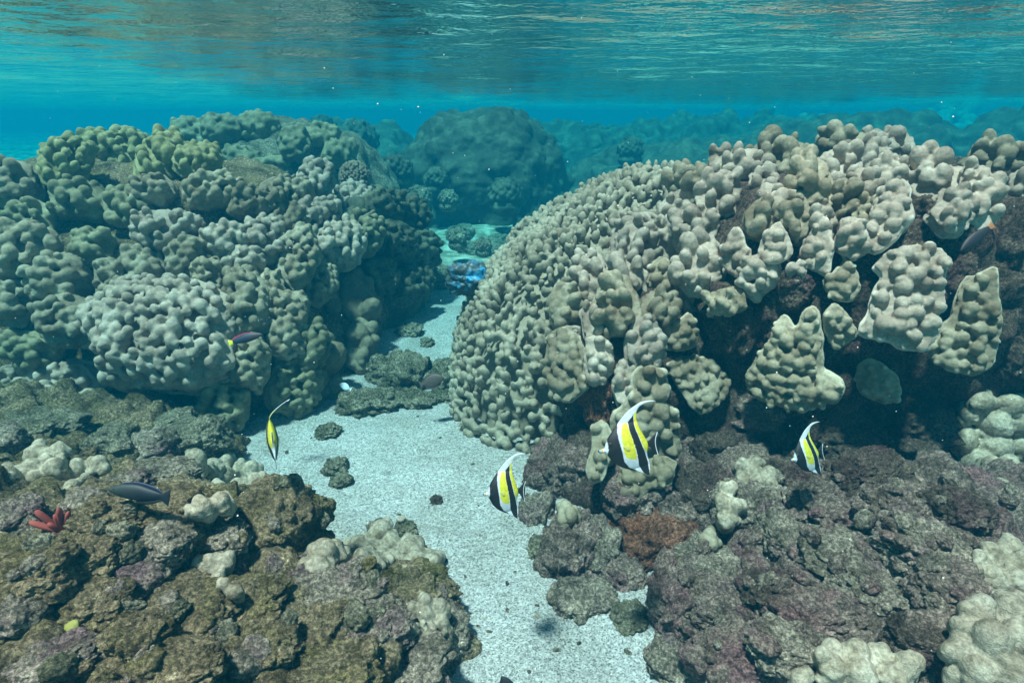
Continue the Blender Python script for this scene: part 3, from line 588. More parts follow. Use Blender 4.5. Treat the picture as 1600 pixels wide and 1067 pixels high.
# wall rocks among the corals of the right mound
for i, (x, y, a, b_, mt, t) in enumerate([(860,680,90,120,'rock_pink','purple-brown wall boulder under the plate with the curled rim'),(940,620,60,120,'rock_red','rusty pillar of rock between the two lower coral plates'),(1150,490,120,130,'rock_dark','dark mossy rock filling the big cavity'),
     (1235,450,60,60,'rock_dark','dark rock between small corals'),(1120,690,100,90,'rock_dark','purple rock coloured shade-dark below the leaf-shaped plate'),(1480,430,60,90,'rock_dark','dark rock between the two tall slabs'),(1450,340,70,60,'rock_dark','rough dark rock right of the stepped lobe'),
     (1575,380,60,120,'rock_dark','dark pillar rock at the right frame edge'),(1580,560,60,90,'rock_dark','grey-brown rock at the right edge below the tall slab'),(1420,660,120,80,'rock_dark','overhang rock coloured shade-dark deep in the recess'),(1300,690,110,70,'rock_dark','rock coloured shade-dark behind the small striped fish'),  # the recess's shade is part of these rocks' dark colour
     (1180,640,100,70,'rock_pink','purplish rock under the twin-peaked plate'),(900,730,70,70,'rock_pink','knobbly brown rock left of the upright lobe')]):
    rock(x, y, a, b_, mt, t, 300 + i, 'rocks in the wall of the right mound', [3, 5], .55)
for k in range(150):                                 # small broken pieces wedged between the bigger rocks
    ON_ROCKS = True
    lf = k % 2; x, y = (rng.uniform(0, 620), rng.uniform(680, 1065)) if lf else (rng.uniform(1040, 1600), rng.uniform(740, 1065))
    h = hit(x, y)
    if h is None or (h[0].z < .06): continue
    s = rng.uniform(.010, .030); V, F = rock_mesh(s * rng.uniform(.9, 1.5), s, s * rng.uniform(.6, .95), 700 + k, 4); o = link('rubble_piece', mesh_np('rubble_piece', V, F), M[('rock_olive', 'rock_grey', 'rock_teal')[k % 3] if lf else ('rock_pink', 'rock_grey', 'rock_pink')[k % 3]])
    o.location = h[0]; o.rotation_euler = (rng.uniform(-1, 1), rng.uniform(-1, 1), rng.uniform(-3, 3))
    tag(o, 'small broken piece of rubble wedged among the ' + ('left' if lf else 'right') + ' foreground rocks', 'rubble', 'small broken rubble pieces ' + ('on the left' if lf else 'on the right'))
ON_ROCKS = False
# ------------------------------------------------------------------ pale finger corals in the foreground
def fingers(circ, label, mat='lobe_white', group=None, only=None, lift=0.018, name='finger_coral', el=1.3, tocam=.3, vox=.0045):
    """circ: (px, py, diameter px) of each rounded knob, all on the rock behind them; later ones stand nearer."""
    cen = np.mean([c[:2] for c in circ], 0); h = hit(cen[0], cen[1], only); p0, n0, D = h
    nn = (n0 + (CAM - p0).normalized() * tocam + Vector((0, 0, .4))).normalized(); blobs = []
    cc = []
    for (x, y, d) in circ:
        cc.append((x, y, d * .82))
        for q in range(3):
            a = rng.random() * 6.28; cc.append((x + math.cos(a) * d * .36, y + math.sin(a) * d * .30, d * rng.uniform(.42, .6)))
    for k, (x, y, d) in enumerate(cc):
        h1 = hit(x, y, only); D1 = D if h1 is None or abs(h1[2] - D) > .35 * D else .5 * (h1[2] + D)
        r = d * .92 * D1 / FPX / 2; c = np.array((CAM + ray(x, y) * (D1 - r * .8 - lift))[:])
        if k:                                                     # tissue bridging neighbouring knobs
            for t in (.25, .5, .75): blobs.append((pc + (c - pc) * t + np.array([0, 1, 0]) * min(r, pr) * .4, (min(r, pr) * .75,) * 3))
        pc, pr = c, r
        ax = unit(np.array(nn[:]) * .4 + UP * .9 + rng.normal(0, .12, 3)); F = frame_to(ax)
        blobs.append((c, (r, r * .95, r * el), F))
        for q in range(6):
            dd = unit(rng.normal(0, 1, 3)); dd[1] = -abs(dd[1]); blobs.append((c + dd * r * .72, (r * rng.uniform(.38, .52),) * 3))
        blobs.append((c - ax * r * .9 - np.array([0, -1, 0]) * r * .35, (r * .85, r * .85, r * 1.2), F))
    me = fuse(blobs, vox * .85, 2, 3); p = Vector(p0); me.transform(Matrix.Translation(-p)); o = link(name, me, M[mat]); o.location = p
    return tag(o, label, 'coral', group)
G = 'pale fat-fingered corals'
ON_ROCKS = True
fingers([(305,722,46),(332,735,44),(300,745,40),(352,722,30),(350,748,46),(372,735,34),(392,735,36),(398,755,38),(372,762,36),(340,768,40)], 'pale knobby coral cluster above the round dark boulder', group=G)
fingers([(318,795,40),(345,785,40),(300,800,26)], 'low pale coral ridge left of the round dark boulder', group=G)
fingers([(327,885,46),(350,882,40),(340,905,30)], 'single smooth white coral knob in the left rubble', group=G)
fingers([(368,925,30),(352,912,24)], 'tiny pinkish coral nub below the white knob', group=G)
fingers([(505,862,56),(495,885,50),(525,870,44)], 'leftmost rounded lump of the pale coral row beside the sand', group=G, el=1.0)
fingers([(595,832,50),(560,855,48),(580,862,50),(610,850,46),(585,885,44),(610,880,44),(640,860,50),(655,882,48),(675,880,44),(635,885,46),(565,880,40)], 'long pale knobby coral row curving along the sand edge', group=G, el=1.1)
fingers([(645,955,30),(665,940,30),(690,950,34),(668,962,34),(640,985,36),(692,975,30),(672,1000,34),(697,990,24),(692,1022,34),(640,1000,34)], 'cluster of upright pale coral thumbs at the sand edge', group=G, el=1.5)
fingers([(60,712,46),(92,708,36),(50,735,44),(85,732,40),(30,742,36),(10,745,44)], 'pale lumpy coral at the far left edge of the rubble', group=G)
fingers([(115,738,40),(155,725,34),(112,762,32)], 'pale coral knob pair in the left rubble, right of the lumpy edge one', group=G)
fingers([(1163,728,26),(1180,722,26),(1175,745,40),(1200,742,34),(1160,748,28),(1205,755,24)], 'white forked coral knobs crowning a rock below the dark recess', group=G)
fingers([(1138,765,30),(1130,785,34),(1150,790,30),(1135,810,40)], 'pale coral knobs left of the forked white ones', group=G)
fingers([(1108,838,30),(1112,850,28)], 'small olive coral bulb low on the rock', group=G, mat='lobe_grey')
fingers([(885,795,30),(892,805,30),(880,812,26)], 'pale nub on top of the outcrop by the sand', group=G, mat='lobe_grey')
fingers([(1530,630,44),(1575,635,50),(1515,650,34),(1555,665,56),(1590,660,50),(1510,690,40),(1550,700,60),(1590,700,50),(1530,725,50),(1575,740,54),(1515,748,34),(1560,770,54),(1595,765,44)], 'large pile of pale rounded corals at the right frame edge', group=G)
fingers([(1548,862,36),(1580,855,40),(1535,880,40),(1570,885,50),(1600,880,50),(1550,905,50),(1590,910,50),(1555,935,40)], 'pale knob corals at the right edge above the bottom corner mass', group=G)
fingers([(1530,960,56),(1580,955,60),(1510,985,50),(1550,1000,70),(1595,1000,70),(1500,1020,50),(1530,1050,70),(1580,1055,80),(1490,1055,40)], 'big yellowish-white coral mass filling the bottom right corner', group=G, mat='lobe_white')
fingers([(1300,1018,46),(1340,1020,50),(1375,1030,50),(1415,1040,50),(1300,1045,50),(1345,1055,60),(1395,1062,56),(1250,1062,40)], 'pale lumpy coral rising from the bottom frame edge', group=G)

ON_ROCKS = False
# rubble lumps in the sand channel
for i, (x, y, a, b_, mt, t) in enumerate([(640,522,38,22,'rock_teal','lone ragged rock on the far sand tongue'),(667,540,18,16,'rock_teal','tiny chip of rock right of the lone ragged rock'),(605,590,60,50,'rock_teal','tall lump at the left of the mid-channel rubble'),(640,600,70,60,'rock_teal','knobbly middle lump of the mid-channel rubble'),
     (590,635,80,36,'rock_teal','low pale shelf in front of the mid-channel rubble'),(650,632,60,30,'rock_teal','flat slab under the brown oval fish'),(560,640,60,40,'rock_teal','rubble lump touching the left mound foot'),(695,600,36,50,'rock_teal','lump against the finger coral dome'),
     (512,680,36,22,'rock_teal','small rock at the foot of the left mound'),(525,735,34,26,'rock_teal','half-buried rubble patch in the near sand, upper'),(533,758,30,24,'rock_teal','half-buried rubble patch in the near sand, lower'),(683,783,18,12,'rock_dark','single dark pebble on the sand'),
     (690,625,40,20,'rock_teal','stone right below the brown oval fish'),(625,470,50,30,'rock_teal','rock at the shoulder foot above the sand tongue'),(590,828,30,22,'rock_grey','grey stone behind the pale coral row'),(632,830,34,24,'rock_teal','stone carrying the pale tuft')]):
    rock(x, y, a, b_, mt, t, 400 + i, 'rocks lying in the sand channel', [6, 2, 0], .2, sub=5, amp=.5)

for k in range(70):                                  # shell and coral bits strewn on the sand
    x, y = rng.uniform(430, 1030), rng.uniform(640, 1065); h = hit(x, y)
    if h is None or h[0].z > .07: continue
    s = rng.uniform(.003, .008); V, F = rock_mesh(s * rng.uniform(1, 1.8), s, s * .6, 900 + k, 2); o = link('coral_bit', mesh_np('coral_bit', V, F), M[('rock_teal', 'lobe_white', 'rock_dark', 'rock_grey')[k % 4]])
    o.location = h[0]; o.rotation_euler = (0, 0, rng.uniform(-3, 3)); tag(o, 'tiny shell or coral bit strewn on the pale sand', 'coral bit', 'coral bits strewn on the sand')

# ------------------------------------------------------------------ reef beyond the channel
def mound(x, y, z, rx, ry, rz, seed, label, mat='far', vox=.03, cat='reef mound', group=None, name='reef_mound', kf=3.2, knob=.14):
    o = core(name, [((x, y, z), (rx, ry, rz), None, 2.6)], vox, M[mat], low=.14 * rx, knob=knob, knobf=kf, rough=.08, seed=seed, label=label, cat=cat, bvh=False); 
    if group: o['group'] = group
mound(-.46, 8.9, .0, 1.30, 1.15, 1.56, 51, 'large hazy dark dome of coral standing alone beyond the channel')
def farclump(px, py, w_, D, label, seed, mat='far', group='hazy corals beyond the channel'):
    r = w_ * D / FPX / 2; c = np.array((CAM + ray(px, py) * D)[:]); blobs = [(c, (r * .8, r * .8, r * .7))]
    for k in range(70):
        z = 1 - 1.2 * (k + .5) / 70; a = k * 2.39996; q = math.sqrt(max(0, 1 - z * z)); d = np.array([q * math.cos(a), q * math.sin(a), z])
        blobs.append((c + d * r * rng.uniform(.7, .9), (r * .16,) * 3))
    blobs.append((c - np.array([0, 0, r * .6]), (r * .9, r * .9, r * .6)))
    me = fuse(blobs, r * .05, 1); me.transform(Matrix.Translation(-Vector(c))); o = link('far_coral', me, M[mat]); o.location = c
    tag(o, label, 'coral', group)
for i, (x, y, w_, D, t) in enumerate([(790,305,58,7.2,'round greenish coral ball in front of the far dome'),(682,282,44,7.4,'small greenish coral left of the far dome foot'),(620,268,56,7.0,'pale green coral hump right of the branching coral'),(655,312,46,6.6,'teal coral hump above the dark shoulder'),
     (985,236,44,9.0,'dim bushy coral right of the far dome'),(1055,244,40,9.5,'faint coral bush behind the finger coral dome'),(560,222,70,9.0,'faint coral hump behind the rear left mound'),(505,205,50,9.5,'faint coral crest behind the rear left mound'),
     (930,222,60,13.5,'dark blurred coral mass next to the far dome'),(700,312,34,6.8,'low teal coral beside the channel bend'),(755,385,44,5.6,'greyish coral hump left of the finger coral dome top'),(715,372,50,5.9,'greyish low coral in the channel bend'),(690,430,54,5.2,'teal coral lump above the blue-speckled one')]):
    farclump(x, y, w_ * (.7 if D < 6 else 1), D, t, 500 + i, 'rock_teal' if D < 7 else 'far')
for i, (x, y, rx, ry, rz, t) in enumerate([(3.2, 10.5, 2.4, 1.5, 1.0, 'faint low reef bank behind the finger coral dome'),(6.2, 10.0, 2.6, 1.6, 1.38, 'faint reef bank behind the crest of the right mound'),(9.6, 9.2, 2.6, 1.8, 1.62, 'greenish reef slope rising at the far right edge'),
     (-3.6, 12.5, 2.4, 1.5, 1.25, 'dim reef bank behind the rear left mound'),(1.6, 14, 2.5, 1.5, 1.2, 'barely visible reef bank right of the far dome'),(5.5, 15, 4, 2, 1.35, 'barely visible distant reef ridge on the right')]):
    mound(x, y, 0, rx, ry, rz, 60 + i, t, vox=.05, kf=2.0, knob=.20)
for i in range(26):                                  # low rubble in the far channel
    x, y = rng.uniform(-.9, 1.3), rng.uniform(5.4, 9.0); s = rng.uniform(.10, .24)
    V, F = rock_mesh(s * 1.4, s, s * .6, 600 + i, 4); me = mesh_np('rubble_rock', V, F); o = link('rubble_rock', me, M['rock_teal'])
    z = float(sand_z(np.array([[x, y, 0.]]))[0]); o.location = (x, y, z + s * .1); o.rotation_euler = (0, 0, i)
    tag(o, 'low algae-covered stone in the hazy far channel', 'rock', 'stones of the hazy far channel')

# ------------------------------------------------------------------ small growths
# blue-speckled coral
def blue_coral():
    h = hit(733, 448); p = h[0]; D = h[2]; r = 29 * D / FPX
    V, F = rock_mesh(r, r * .8, r * .8, 71, 5); me = mesh_np('blue_coral', V, F)
    m, nt, b = newmat('blue_speckled_coral'); L = nt.links.new; tc = nd(nt, 'ShaderNodeTexCoord')
    n = nd(nt, 'ShaderNodeTexNoise', Scale=9, Detail=7, Roughness=.75); L(tc.outputs['Object'], n.inputs['Vector'])
    r_ = ramp(nt, [(.49, (.05, .06, .06)), (.60, (.03, .32, .62)), (.8, (.10, .50, .78))]); L(n.outputs[0], r_.inputs[0]); L(r_.outputs[0], b.inputs['Base Color'])
    o = link('blue_coral', me, m); o.location = p + Vector((.0, -.12, r * .7)); tag(o, 'vivid blue-speckled coral head in the channel bend', 'coral')
blue_coral()
# slate pencil urchin: red blunt spines
def urchin():
    ON_ROCKS = True; h = hit(100, 832); p = h[0] + h[1] * .01; D = h[2]; root = empty('pencil_urchin', p)
    me = mesh_np('body', *rock_mesh(.018, .018, .014, 81, 4)); link('body', me, M['rock_red'], root)
    red = plain_mat('red_urchin_spine', (.36, .075, .06), .85)
    for k, (dx, dz, ln, w_) in enumerate([(-16, 40, 1, 1), (10, 46, .95, 1), (20, 40, .8, .9), (-26, 22, .85, 1), (2, 34, .7, .9), (28, 18, .5, .8), (-6, 20, .5, .9)]):
        d = unit(np.array([dx, -8 + 4 * (k % 3), dz])); L_ = .078 * ln; F = frame_to(d); prof = [(0, .0035), (.15, .006), (.5, .0085), (.8, .0085), (.95, .006), (1, .001)]
        V, Fc = [], []
        for t, rad in prof:
            for a in range(8): V.append(F @ np.array([math.cos(a * .785) * rad * w_, math.sin(a * .785) * rad * .7, t * L_ + .008]))
        for i in range(len(prof) - 1):
            for a in range(8): Fc.append([i * 8 + a, i * 8 + (a + 1) % 8, i * 8 + 8 + (a + 1) % 8, i * 8 + 8 + a])
        link('spine', mesh_np('spine', V, Fc), red, root)
    tag(root, 'slate pencil urchin with red blunt spines in the left rubble', 'sea urchin')
urchin()
# pale tuft, red sponge, yellow discs
def tuft():
    h = hit(628, 824); p = h[0]; blobs = []
    for k in range(26):
        a = k * 2.4; q = .35 * math.sqrt((k + .5) / 26); d = unit(np.array([math.cos(a) * q * 1.6, math.sin(a) * q * 1.6, 1])); blobs.append((d * .022, (.003, .0045, .02), frame_to(d)))
    me = fuse(blobs, .0022, 1); o = link('tuft_coral', me, M['lobe_pale']); o.location = p + Vector((0, 0, .012)); tag(o, 'small cream branching tuft standing on the sand behind the pale coral row', 'coral')
tuft()
h = hit(1036, 915); V, F = rock_mesh(.036, .03, .045, 91, 5); o = link('red_sponge', mesh_np('red_sponge', V, F), plain_mat('dark_red_sponge', (.20, .045, .04), .8)); o.location = h[0]; tag(o, 'dark red round sponge on the rock at the sand edge', 'sponge')
h = hit(890, 818); V, F = rock_mesh(.03, .02, .018, 92, 4); o = link('red_sponge', mesh_np('red_sponge', V, F), bpy.data.materials['dark_red_sponge']); o.location = h[0]; tag(o, 'rusty red sponge patch atop the upright outcrop', 'sponge')
yel = plain_mat('yellow_green_algae', (.30, .28, .07), .7)
for x, y, t in [(104, 986, 'upper'), (97, 1002, 'lower')]:
    h = hit(x, y); V, F = rock_mesh(.014, .014, .006, 93, 3); o = link('algae_disc', mesh_np('algae_disc', V, F), yel); o.location = h[0] + h[1] * .01
    o.rotation_euler = (R(60), 0, 0); tag(o, t + ' of the two small yellow-green algae discs in the left rubble', 'algae', 'yellow-green algae discs')

# ------------------------------------------------------------------ fish
def catmull(pts, n):
    P = np.array(pts, float); P = np.vstack([2 * P[0] - P[1], P, 2 * P[-1] - P[-2]]); seg = len(P) - 3
    L_ = np.linalg.norm(np.diff(P[1:-1], axis=0), axis=1); cum = np.concatenate([[0], np.cumsum(L_)]); t = np.linspace(0, cum[-1], n); out = []
    for x in t:
        i = min(np.searchsorted(cum, x, side='right') - 1, seg - 1); u = (x - cum[i]) / max(L_[i], 1e-9)
        a, b_, c, d = P[i:i + 4]; out.append(.5 * (2 * b_ + (c - a) * u + (2 * a - 5 * b_ + 4 * c - d) * u * u + (3 * b_ - a - 3 * c + d) * u ** 3))
    return np.array(out)
fishmat, nt, b = newmat('fish_skin'); at = nd(nt, 'ShaderNodeAttribute'); at.attribute_name = 'Col'
tc = nd(nt, 'ShaderNodeTexCoord'); n_ = nd(nt, 'ShaderNodeTexNoise', Scale=160, Detail=4, Roughness=.6); nt.links.new(tc.outputs['Object'], n_.inputs['Vector'])
r_ = ramp(nt, [(.3, (.78,) * 3), (.7, (1.12,) * 3)]); nt.links.new(n_.outputs[0], r_.inputs[0]); mm = nd(nt, 'ShaderNodeMix', data_type='RGBA', blend_type='MULTIPLY'); mm.inputs[0].default_value = 1
nt.links.new(at.outputs['Color'], mm.inputs[6]); nt.links.new(r_.outputs[0], mm.inputs[7]); nt.links.new(mm.outputs[2], b.inputs['Base Color'])
vv = nd(nt, 'ShaderNodeTexVoronoi', Scale=700); nt.links.new(tc.outputs['Object'], vv.inputs['Vector']); bb = nd(nt, 'ShaderNodeBump', Strength=.3, Distance=.0005); nt.links.new(vv.outputs[0], bb.inputs['Height']); nt.links.new(bb.outputs[0], b.inputs['Normal'])
b.inputs['Roughness'].default_value = .55; b.inputs['Specular IOR Level'].default_value = .4
def paint(me, colf, P2):
    c = colf(P2); a = me.color_attributes.new('Col', 'FLOAT_COLOR', 'POINT'); a.data.foreach_set('color', np.concatenate([c, np.ones((len(c), 1))], 1).astype(np.float32).ravel())
def sheet(name, A, B, thick, colf, parent, nt_=40, xf=None):
    """Lens-section solid between edge curves A and B (n x 2), half thickness per row."""
    n = len(A); t = np.linspace(0, 1, nt_); P = A[:, None] * (1 - t)[None, :, None] + B[:, None] * t[None, :, None]
    z = thick[:, None] * np.sqrt(np.clip(np.sin(np.pi * t), 0, 1))[None, :] if np.ndim(thick) == 1 else thick
    V1 = np.concatenate([P, z[..., None]], 2).reshape(-1, 3); V2 = V1.copy(); V2[:, 2] *= -1
    i = np.arange((n - 1) * (nt_ - 1)); r_, c = i // (nt_ - 1), i % (nt_ - 1); a = r_ * nt_ + c
    F1 = np.stack([a, a + 1, a + nt_ + 1, a + nt_], 1); F2 = F1[:, ::-1] + len(V1)
    V = np.concatenate([V1, V2]); F = np.concatenate([F1, F2]); P2 = V[:, :2].copy()
    V3 = np.stack([V[:, 0], V[:, 2], V[:, 1]], 1)              # x along the fish, y across, z up
    if xf is not None: V3 = xf(V3)
    me = mesh_np(name, V3, F); paint(me, colf, P2); return link(name, me, fishmat, parent)
def px2(pts, s=1 / 889.0 * .100 * 1.0, o=(430, 560)):          # traced outline units to metres
    return [((x - o[0]) * s, (o[1] - y) * s) for x, y in pts]
K = 1.0
BLK, WHT, YEL, ORG, BLU = (.010, .010, .013), (.58, .61, .66), (.60, .56, .03), (.75, .33, .03), (.10, .35, .65)
IDS = .00018                                                    # metres per traced unit
def T2(pts): return np.array([((x - 430) * IDS, (560 - y) * IDS) for x, y in pts])
front = [(716,108),(690,94),(640,90),(575,98),(520,128),(440,188),(375,262),(322,332),(262,420),(216,495),(192,560),(180,608),(178,655),(196,682),(222,730),(262,795),(335,858),(400,890),(470,915),(540,955),(590,985)]
rear = [(716,110),(690,108),(645,112),(600,125),(556,150),(528,190),(515,235),(512,290),(520,350),(545,430),(572,500),(598,572),(606,605),(606,640),(600,670),(592,710),(592,760),(602,810),(606,870),(604,930),(592,985)]
tail = [(598,574),(622,560),(650,530),(680,502),(706,478)], [(606,640),(625,650),(650,690),(672,730),(692,752)]
snF = [(182,604),(150,612),(130,618),(114,630)]; snR = [(182,660),(150,662),(132,658),(118,644)]
white = T2([(375,262),(325,332),(308,420),(312,520),(333,650),(350,780),(400,862),(455,895),(540,950),(590,985),(495,850),(478,700),(450,550),(425,420),(425,322),(480,250),(528,190),(556,150),(720,120),(730,80),(575,80),(500,120)])
yel1 = T2([(365,345),(415,322),(424,420),(448,550),(470,690),(474,770),(420,760),(375,735),(348,650),(342,560),(340,460)])
blk1 = T2([(330,320),(325,332),(308,420),(312,520),(333,650),(350,780),(400,862),(470,900),(460,940),(300,900),(180,760),(205,670),(210,600),(205,500),(190,450)])
blk2 = T2([(485,238),(480,250),(425,322),(425,420),(450,550),(478,700),(495,850),(540,950),(590,990),(597,960),(588,820),(562,700),(532,600),(502,480),(482,380)])
yel2 = T2([(525,178),(490,235),(486,380),(508,480),(538,600),(568,690),(590,705),(620,660),(612,560),(560,420),(535,330),(535,200)])
def idolcol(P):
    c = np.tile(np.array(WHT), (len(P), 1)); c[inside(yel2, P)] = YEL; c[inside(blk1, P)] = BLK; c[inside(white, P)] = WHT; c[inside(blk2, P)] = BLK; c[inside(yel1, P)] = YEL
    e = T2([(592,380)])[0]; return c
def tailcol(P):
    c = np.tile(np.array(BLK), (len(P), 1)); return c
def idol(label, loc, xdir, updir, scale=1.0, bend=0.0, xs=1.0, group='black, white and yellow striped fish'):
    root = empty('striped_fish')
    n = 150; A = catmull(T2(front), n); B = catmull(T2(rear), n)
    sy = .5 * (A[:, 1] + B[:, 1]) ; s = np.linspace(0, 1, n)
    body_y0, body_y1 = T2([(0, 330)])[0][1], T2([(0, 870)])[0][1]
    tt = np.clip((sy - body_y1) / (body_y0 - body_y1), 0, 1); th = .0012 + .0125 * np.sin(np.pi * tt) ** .7 * (tt > 0) * (tt < 1)
    def xf(V):
        V = V.copy()
        if bend:                                             # the long fin trails sideways in the current
            q = np.clip((V[:, 2] - .045) / .04, 0, None); V[:, 1] += bend * q ** 1.5
        return V
    i0 = int(np.argmax(sy < body_y0)); i1 = int(np.argmax(sy < body_y1))
    for nm, a, b_ in (('dorsal_fin', 0, i0), ('body', i0, i1), ('anal_fin', i1, n - 1)):
        sheet(nm, A[a:b_ + 1], B[a:b_ + 1], th[a:b_ + 1], idolcol, root, 70, xf)
    sheet('tail_fin', catmull(T2(tail[0]), 24) , catmull(T2(tail[1]), 24), np.full(24, .0016), tailcol, root, 24, xf)
    sheet('tail_edge', catmull(T2([(704,476),(676,560),(672,640),(690,752)]), 20), catmull(T2([(712,482),(688,560),(684,640),(700,752)]), 20), np.full(20, .002), lambda P: np.tile(np.array(WHT), (len(P), 1)), root, 6, xf)
    def sc(P):
        c = np.tile(np.array(WHT), (len(P), 1)); x = P[:, 0] / IDS + 430; c[x < 160] = ORG; c[x < 142] = BLU; c[x < 126] = BLK; return c
    sheet('snout', catmull(T2(snF), 20), catmull(T2(snR), 20), np.linspace(.006, .002, 20), sc, root, 14, xf)
    for sgn in (1, -1):
        V0, F0 = ICO[2]; ex = T2([(235, 560)])[0]; V = V0 * np.array([.0042, .0018, .0042]) + np.array([ex[0], sgn * .0085, ex[1]])
        e = link('eye', mesh_np('eye', V, F0), M.setdefault('eye', plain_mat('fish_eye', (.03, .025, .02), .15)), root)
        pf = T2([(345,600),(385,590),(410,615),(405,650),(370,640)]); A2 = catmull(pf[[0, 1, 2]], 8); B2 = catmull(pf[[0, 4, 3]], 8)
        sheet('pectoral_fin', A2, B2, np.full(8, .0006), lambda P: np.tile(np.array((.52, .49, .12)), (len(P), 1)), root, 6, lambda V, s_=sgn: V + np.array([0, s_ * .0145, 0]))
    X = unit(xdir); Z = np.asarray(updir, float); Z = unit(Z - X * (Z @ X)); Y = np.cross(Z, X)
    root.matrix_world = Matrix.Translation(loc) @ Matrix(((X[0], Y[0], Z[0]), (X[1], Y[1], Z[1]), (X[2], Y[2], Z[2]))).to_4x4() @ Matrix.Diagonal((scale * xs, scale, scale, 1))
    tag(root, label, 'fish', group); return root
CR, CU, CF = np.array([1, 0, 0.]), np.array([0, sp_, cp]), np.array([0, cp, -sp_])
def place(px, py, D): return CAM + ray(px, py) * D
def tilt(a): return CR * math.cos(R(a)) - CU * math.sin(R(a)), CU * math.cos(R(a)) + CR * math.sin(R(a))
# traced fish is 900 units = .162 m tall; 110 px at D -> D = .162*873/100
x_, u_ = tilt(0); idol('striped fish with long white dorsal streamer gliding just above the bright sand', place(790, 762, 1.38), x_ + CF * .15, u_, 1.0)
x_, u_ = tilt(-5); idol('biggest striped fish in front of the smooth-knobbed coral plate', place(984, 690, 1.33), x_ + CF * .1, u_, 1.10, xs=1.26)
x_, u_ = tilt(-9); idol('small striped fish half hidden in the dark recess', place(1262, 706, 1.70), x_ * .97 + CF * .2, u_, 1.0, xs=1.12)
x_, u_ = tilt(-8); idol('striped fish seen almost edge-on with its streamer curling right', place(425, 682, 1.60), x_ * .42 - CF * .90, u_, 1.18, bend=.05)

def simple_fish(name, label, top, bot, tailp, thick, colf, loc, xdir, updir, length, eye, group=None, finc=None, dors=None):
    """Outlines in 0..1 along the body, head at x=0."""
    root = empty(name); n = 60; A = catmull(top, n) * length; B = catmull(bot, n) * length; s = np.linspace(0, 1, n)
    sheet('body', A, B, thick * length * np.sin(np.pi * np.clip(s * .93 + .05, 0, 1)) ** .6, lambda P: colf(P / length), root, 30)
    ta = catmull(tailp[0], 12) * length; tb = catmull(tailp[1], 12) * length
    sheet('tail_fin', ta, tb, np.full(12, .012 * length), (lambda P: np.tile(np.array(finc), (len(P), 1))) if finc else (lambda P: colf(P / length)), root, 12)
    if dors:
        for nm, pa, pb, c in dors: sheet(nm, catmull(pa, 30) * length, catmull(pb, 30) * length, np.full(30, .010 * length), (lambda P, c=c: np.tile(np.array(c), (len(P), 1))), root, 8)
    for sgn in (1, -1):
        V0, F0 = ICO[2]; V = V0 * np.array([.016, .012, .016]) * length + np.array([eye[0] * length, sgn * thick * length * .62, eye[1] * length]); link('eye', mesh_np('eye', V, F0), M['eye'], root)
    X = unit(xdir); Z = np.asarray(updir, float); Z = unit(Z - X * (Z @ X)); Y = np.cross(Z, X)
    root.matrix_world = Matrix.Translation(loc) @ Matrix(((X[0], Y[0], Z[0]), (X[1], Y[1], Z[1]), (X[2], Y[2], Z[2]))).to_4x4()
    tag(root, label, 'fish', group); return root
def solid(c): return lambda P: np.tile(np.array(c), (len(P), 1))
def grad(c0, c1, ax=0, a=.0, b_=1.): return lambda P: np.array(c0) + (np.array(c1) - np.array(c0)) * np.clip((P[:, ax:ax + 1] - a) / (b_ - a), 0, 1)
ovT = [(0,.0),(.06,.10),(.2,.22),(.45,.29),(.7,.22),(.86,.06),(.9,.03)]; ovB = [(0,-.01),(.06,-.06),(.2,-.15),(.45,-.24),(.7,-.22),(.86,-.08),(.9,-.03)]
fk = ([(.88,.035),(.94,.07),(1.02,.17),(1.04,.17)], [(.88,-.035),(.94,-.07),(1.02,-.17),(1.04,-.17)])
x_, u_ = tilt(-18); simple_fish('surgeonfish', 'brown oval fish swimming right over the mid-channel rubble', ovT, ovB, fk, .07, solid((.085, .055, .045)), place(694, 590, 2.75) , -x_, u_, .120, (.09, .05), dors=[('dorsal_fin', [(.15,.16),(.4,.28),(.7,.24),(.84,.12)], [(.15,.20),(.4,.32),(.72,.29),(.88,.13)], (.10,.05,.05)), ('anal_fin', [(.35,-.2),(.5,-.24),(.7,-.22),(.84,-.10)], [(.35,-.24),(.5,-.29),(.72,-.27),(.88,-.13)], (.08,.04,.04))])
slT = [(0,0),(.08,.06),(.25,.125),(.5,.15),(.75,.10),(.9,.055)]; slB = [(0,-.01),(.08,-.05),(.25,-.10),(.5,-.12),(.75,-.09),(.9,-.05)]
st = ([(.88,.055),(.95,.07),(1.02,.10)], [(.88,-.05),(.95,-.07),(1.02,-.10)])
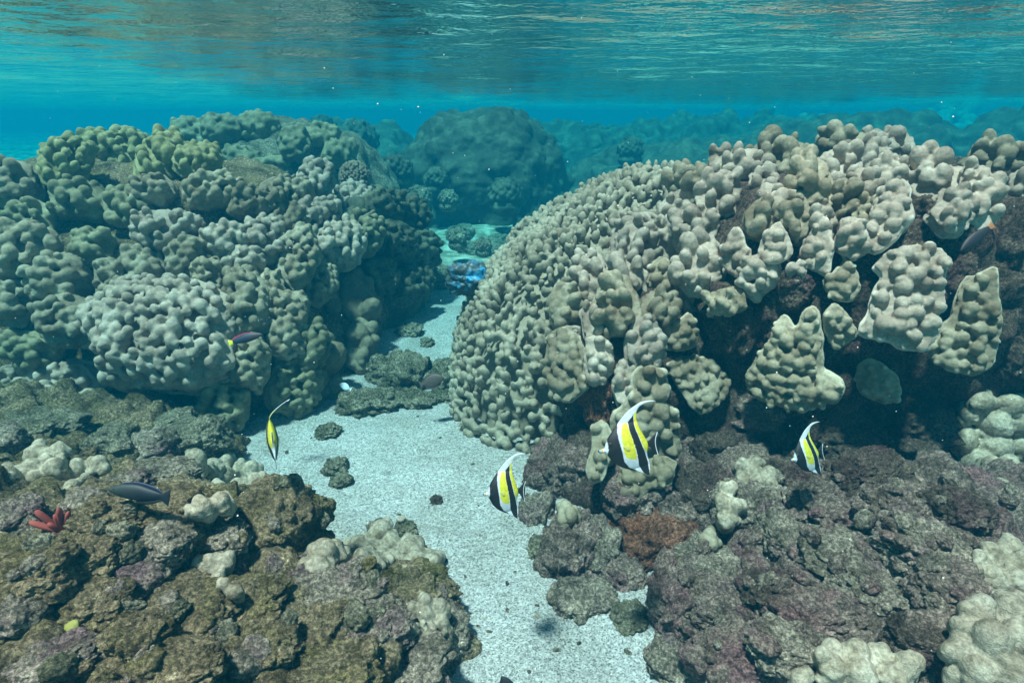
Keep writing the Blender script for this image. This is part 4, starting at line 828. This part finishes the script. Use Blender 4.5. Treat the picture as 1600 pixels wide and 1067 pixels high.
x_, u_ = tilt(-16); simple_fish('wrasse', 'dark purple fish with crimson back and yellow tail fin by the left mound', slT, slB, st, .06, grad((.09,.05,.055), (.02,.025,.05), 0, 0, .5), place(410, 522, 2.25), -x_ - CF * .1, u_, .132, (.14, .03), finc=(.75, .72, .02),
            dors=[('dorsal_fin', [(.2,.09),(.5,.14),(.75,.09),(.9,.05)], [(.2,.12),(.5,.175),(.77,.135),(.93,.07)], (.42,.03,.08))])
x_, u_ = tilt(8); simple_fish('wrasse', 'blackish fish swimming left low over the left rubble', slT, slB, ([(.88,.05),(.95,.07),(1.05,.15)], [(.88,-.05),(.95,-.08),(1.05,-.14)]), .07, grad((.035,.04,.035), (.010,.012,.018), 0, .1, .6), place(168, 764, 1.36), x_, u_, .145, (.13, .03),
            dors=[('dorsal_fin', [(.25,.11),(.5,.14),(.75,.09),(.9,.05)], [(.25,.15),(.5,.19),(.77,.15),(.93,.08)], (.012,.015,.05)), ('anal_fin', [(.5,-.11),(.65,-.10),(.78,-.08),(.9,-.05)], [(.52,-.16),(.65,-.17),(.8,-.14),(.92,-.07)], (.015,.012,.012))])
x_, u_ = tilt(-38); simple_fish('wrasse', 'slim dark fish with an orange tail fin slanting through the corals at upper right', slT, slB, st, .06, solid((.02, .018, .025)), place(1500, 392, 1.55), x_, u_, .115, (.13, .03), finc=(.40, .16, .07))
x_, u_ = tilt(25); simple_fish('damselfish', 'tiny whitish-blue fish near the foot of the left mound', ovT, ovB, fk, .07, grad((.05,.08,.12), (.55,.75,.85), 0, .1, .5), place(530, 600, 2.2), x_, u_, .05, (.12, .05))
x_, u_ = tilt(70); simple_fish('damselfish', 'black fish poking its head up at the bottom frame edge', ovT, ovB, fk, .09, solid((.012, .014, .02)), place(784, 1056, 1.15), x_, u_, .07, (.12, .05))

# ------------------------------------------------------------------ drifting specks
V0, F0 = ICO[1]; Vs, Fs = [], []
for k in range(420):
    D = rng.uniform(.5, 4.2); d = ray(rng.uniform(-60, 1660), rng.uniform(10, 1060)); p = np.array((CAM + d * D)[:])
    if p[2] > SURF - .03: continue
    r = rng.uniform(.0007, .0013) * (.5 + .5 * D); Vs.append(V0 * r * rng.uniform(.6, 1.3, 3) + p); Fs.append(F0 + len(V0) * len(Fs))
tag(link('drifting_specks', mesh_np('drifting_specks', np.concatenate(Vs), np.concatenate(Fs)), plain_mat('pale_plankton', (.8, .8, .78), .8)), kind='stuff')
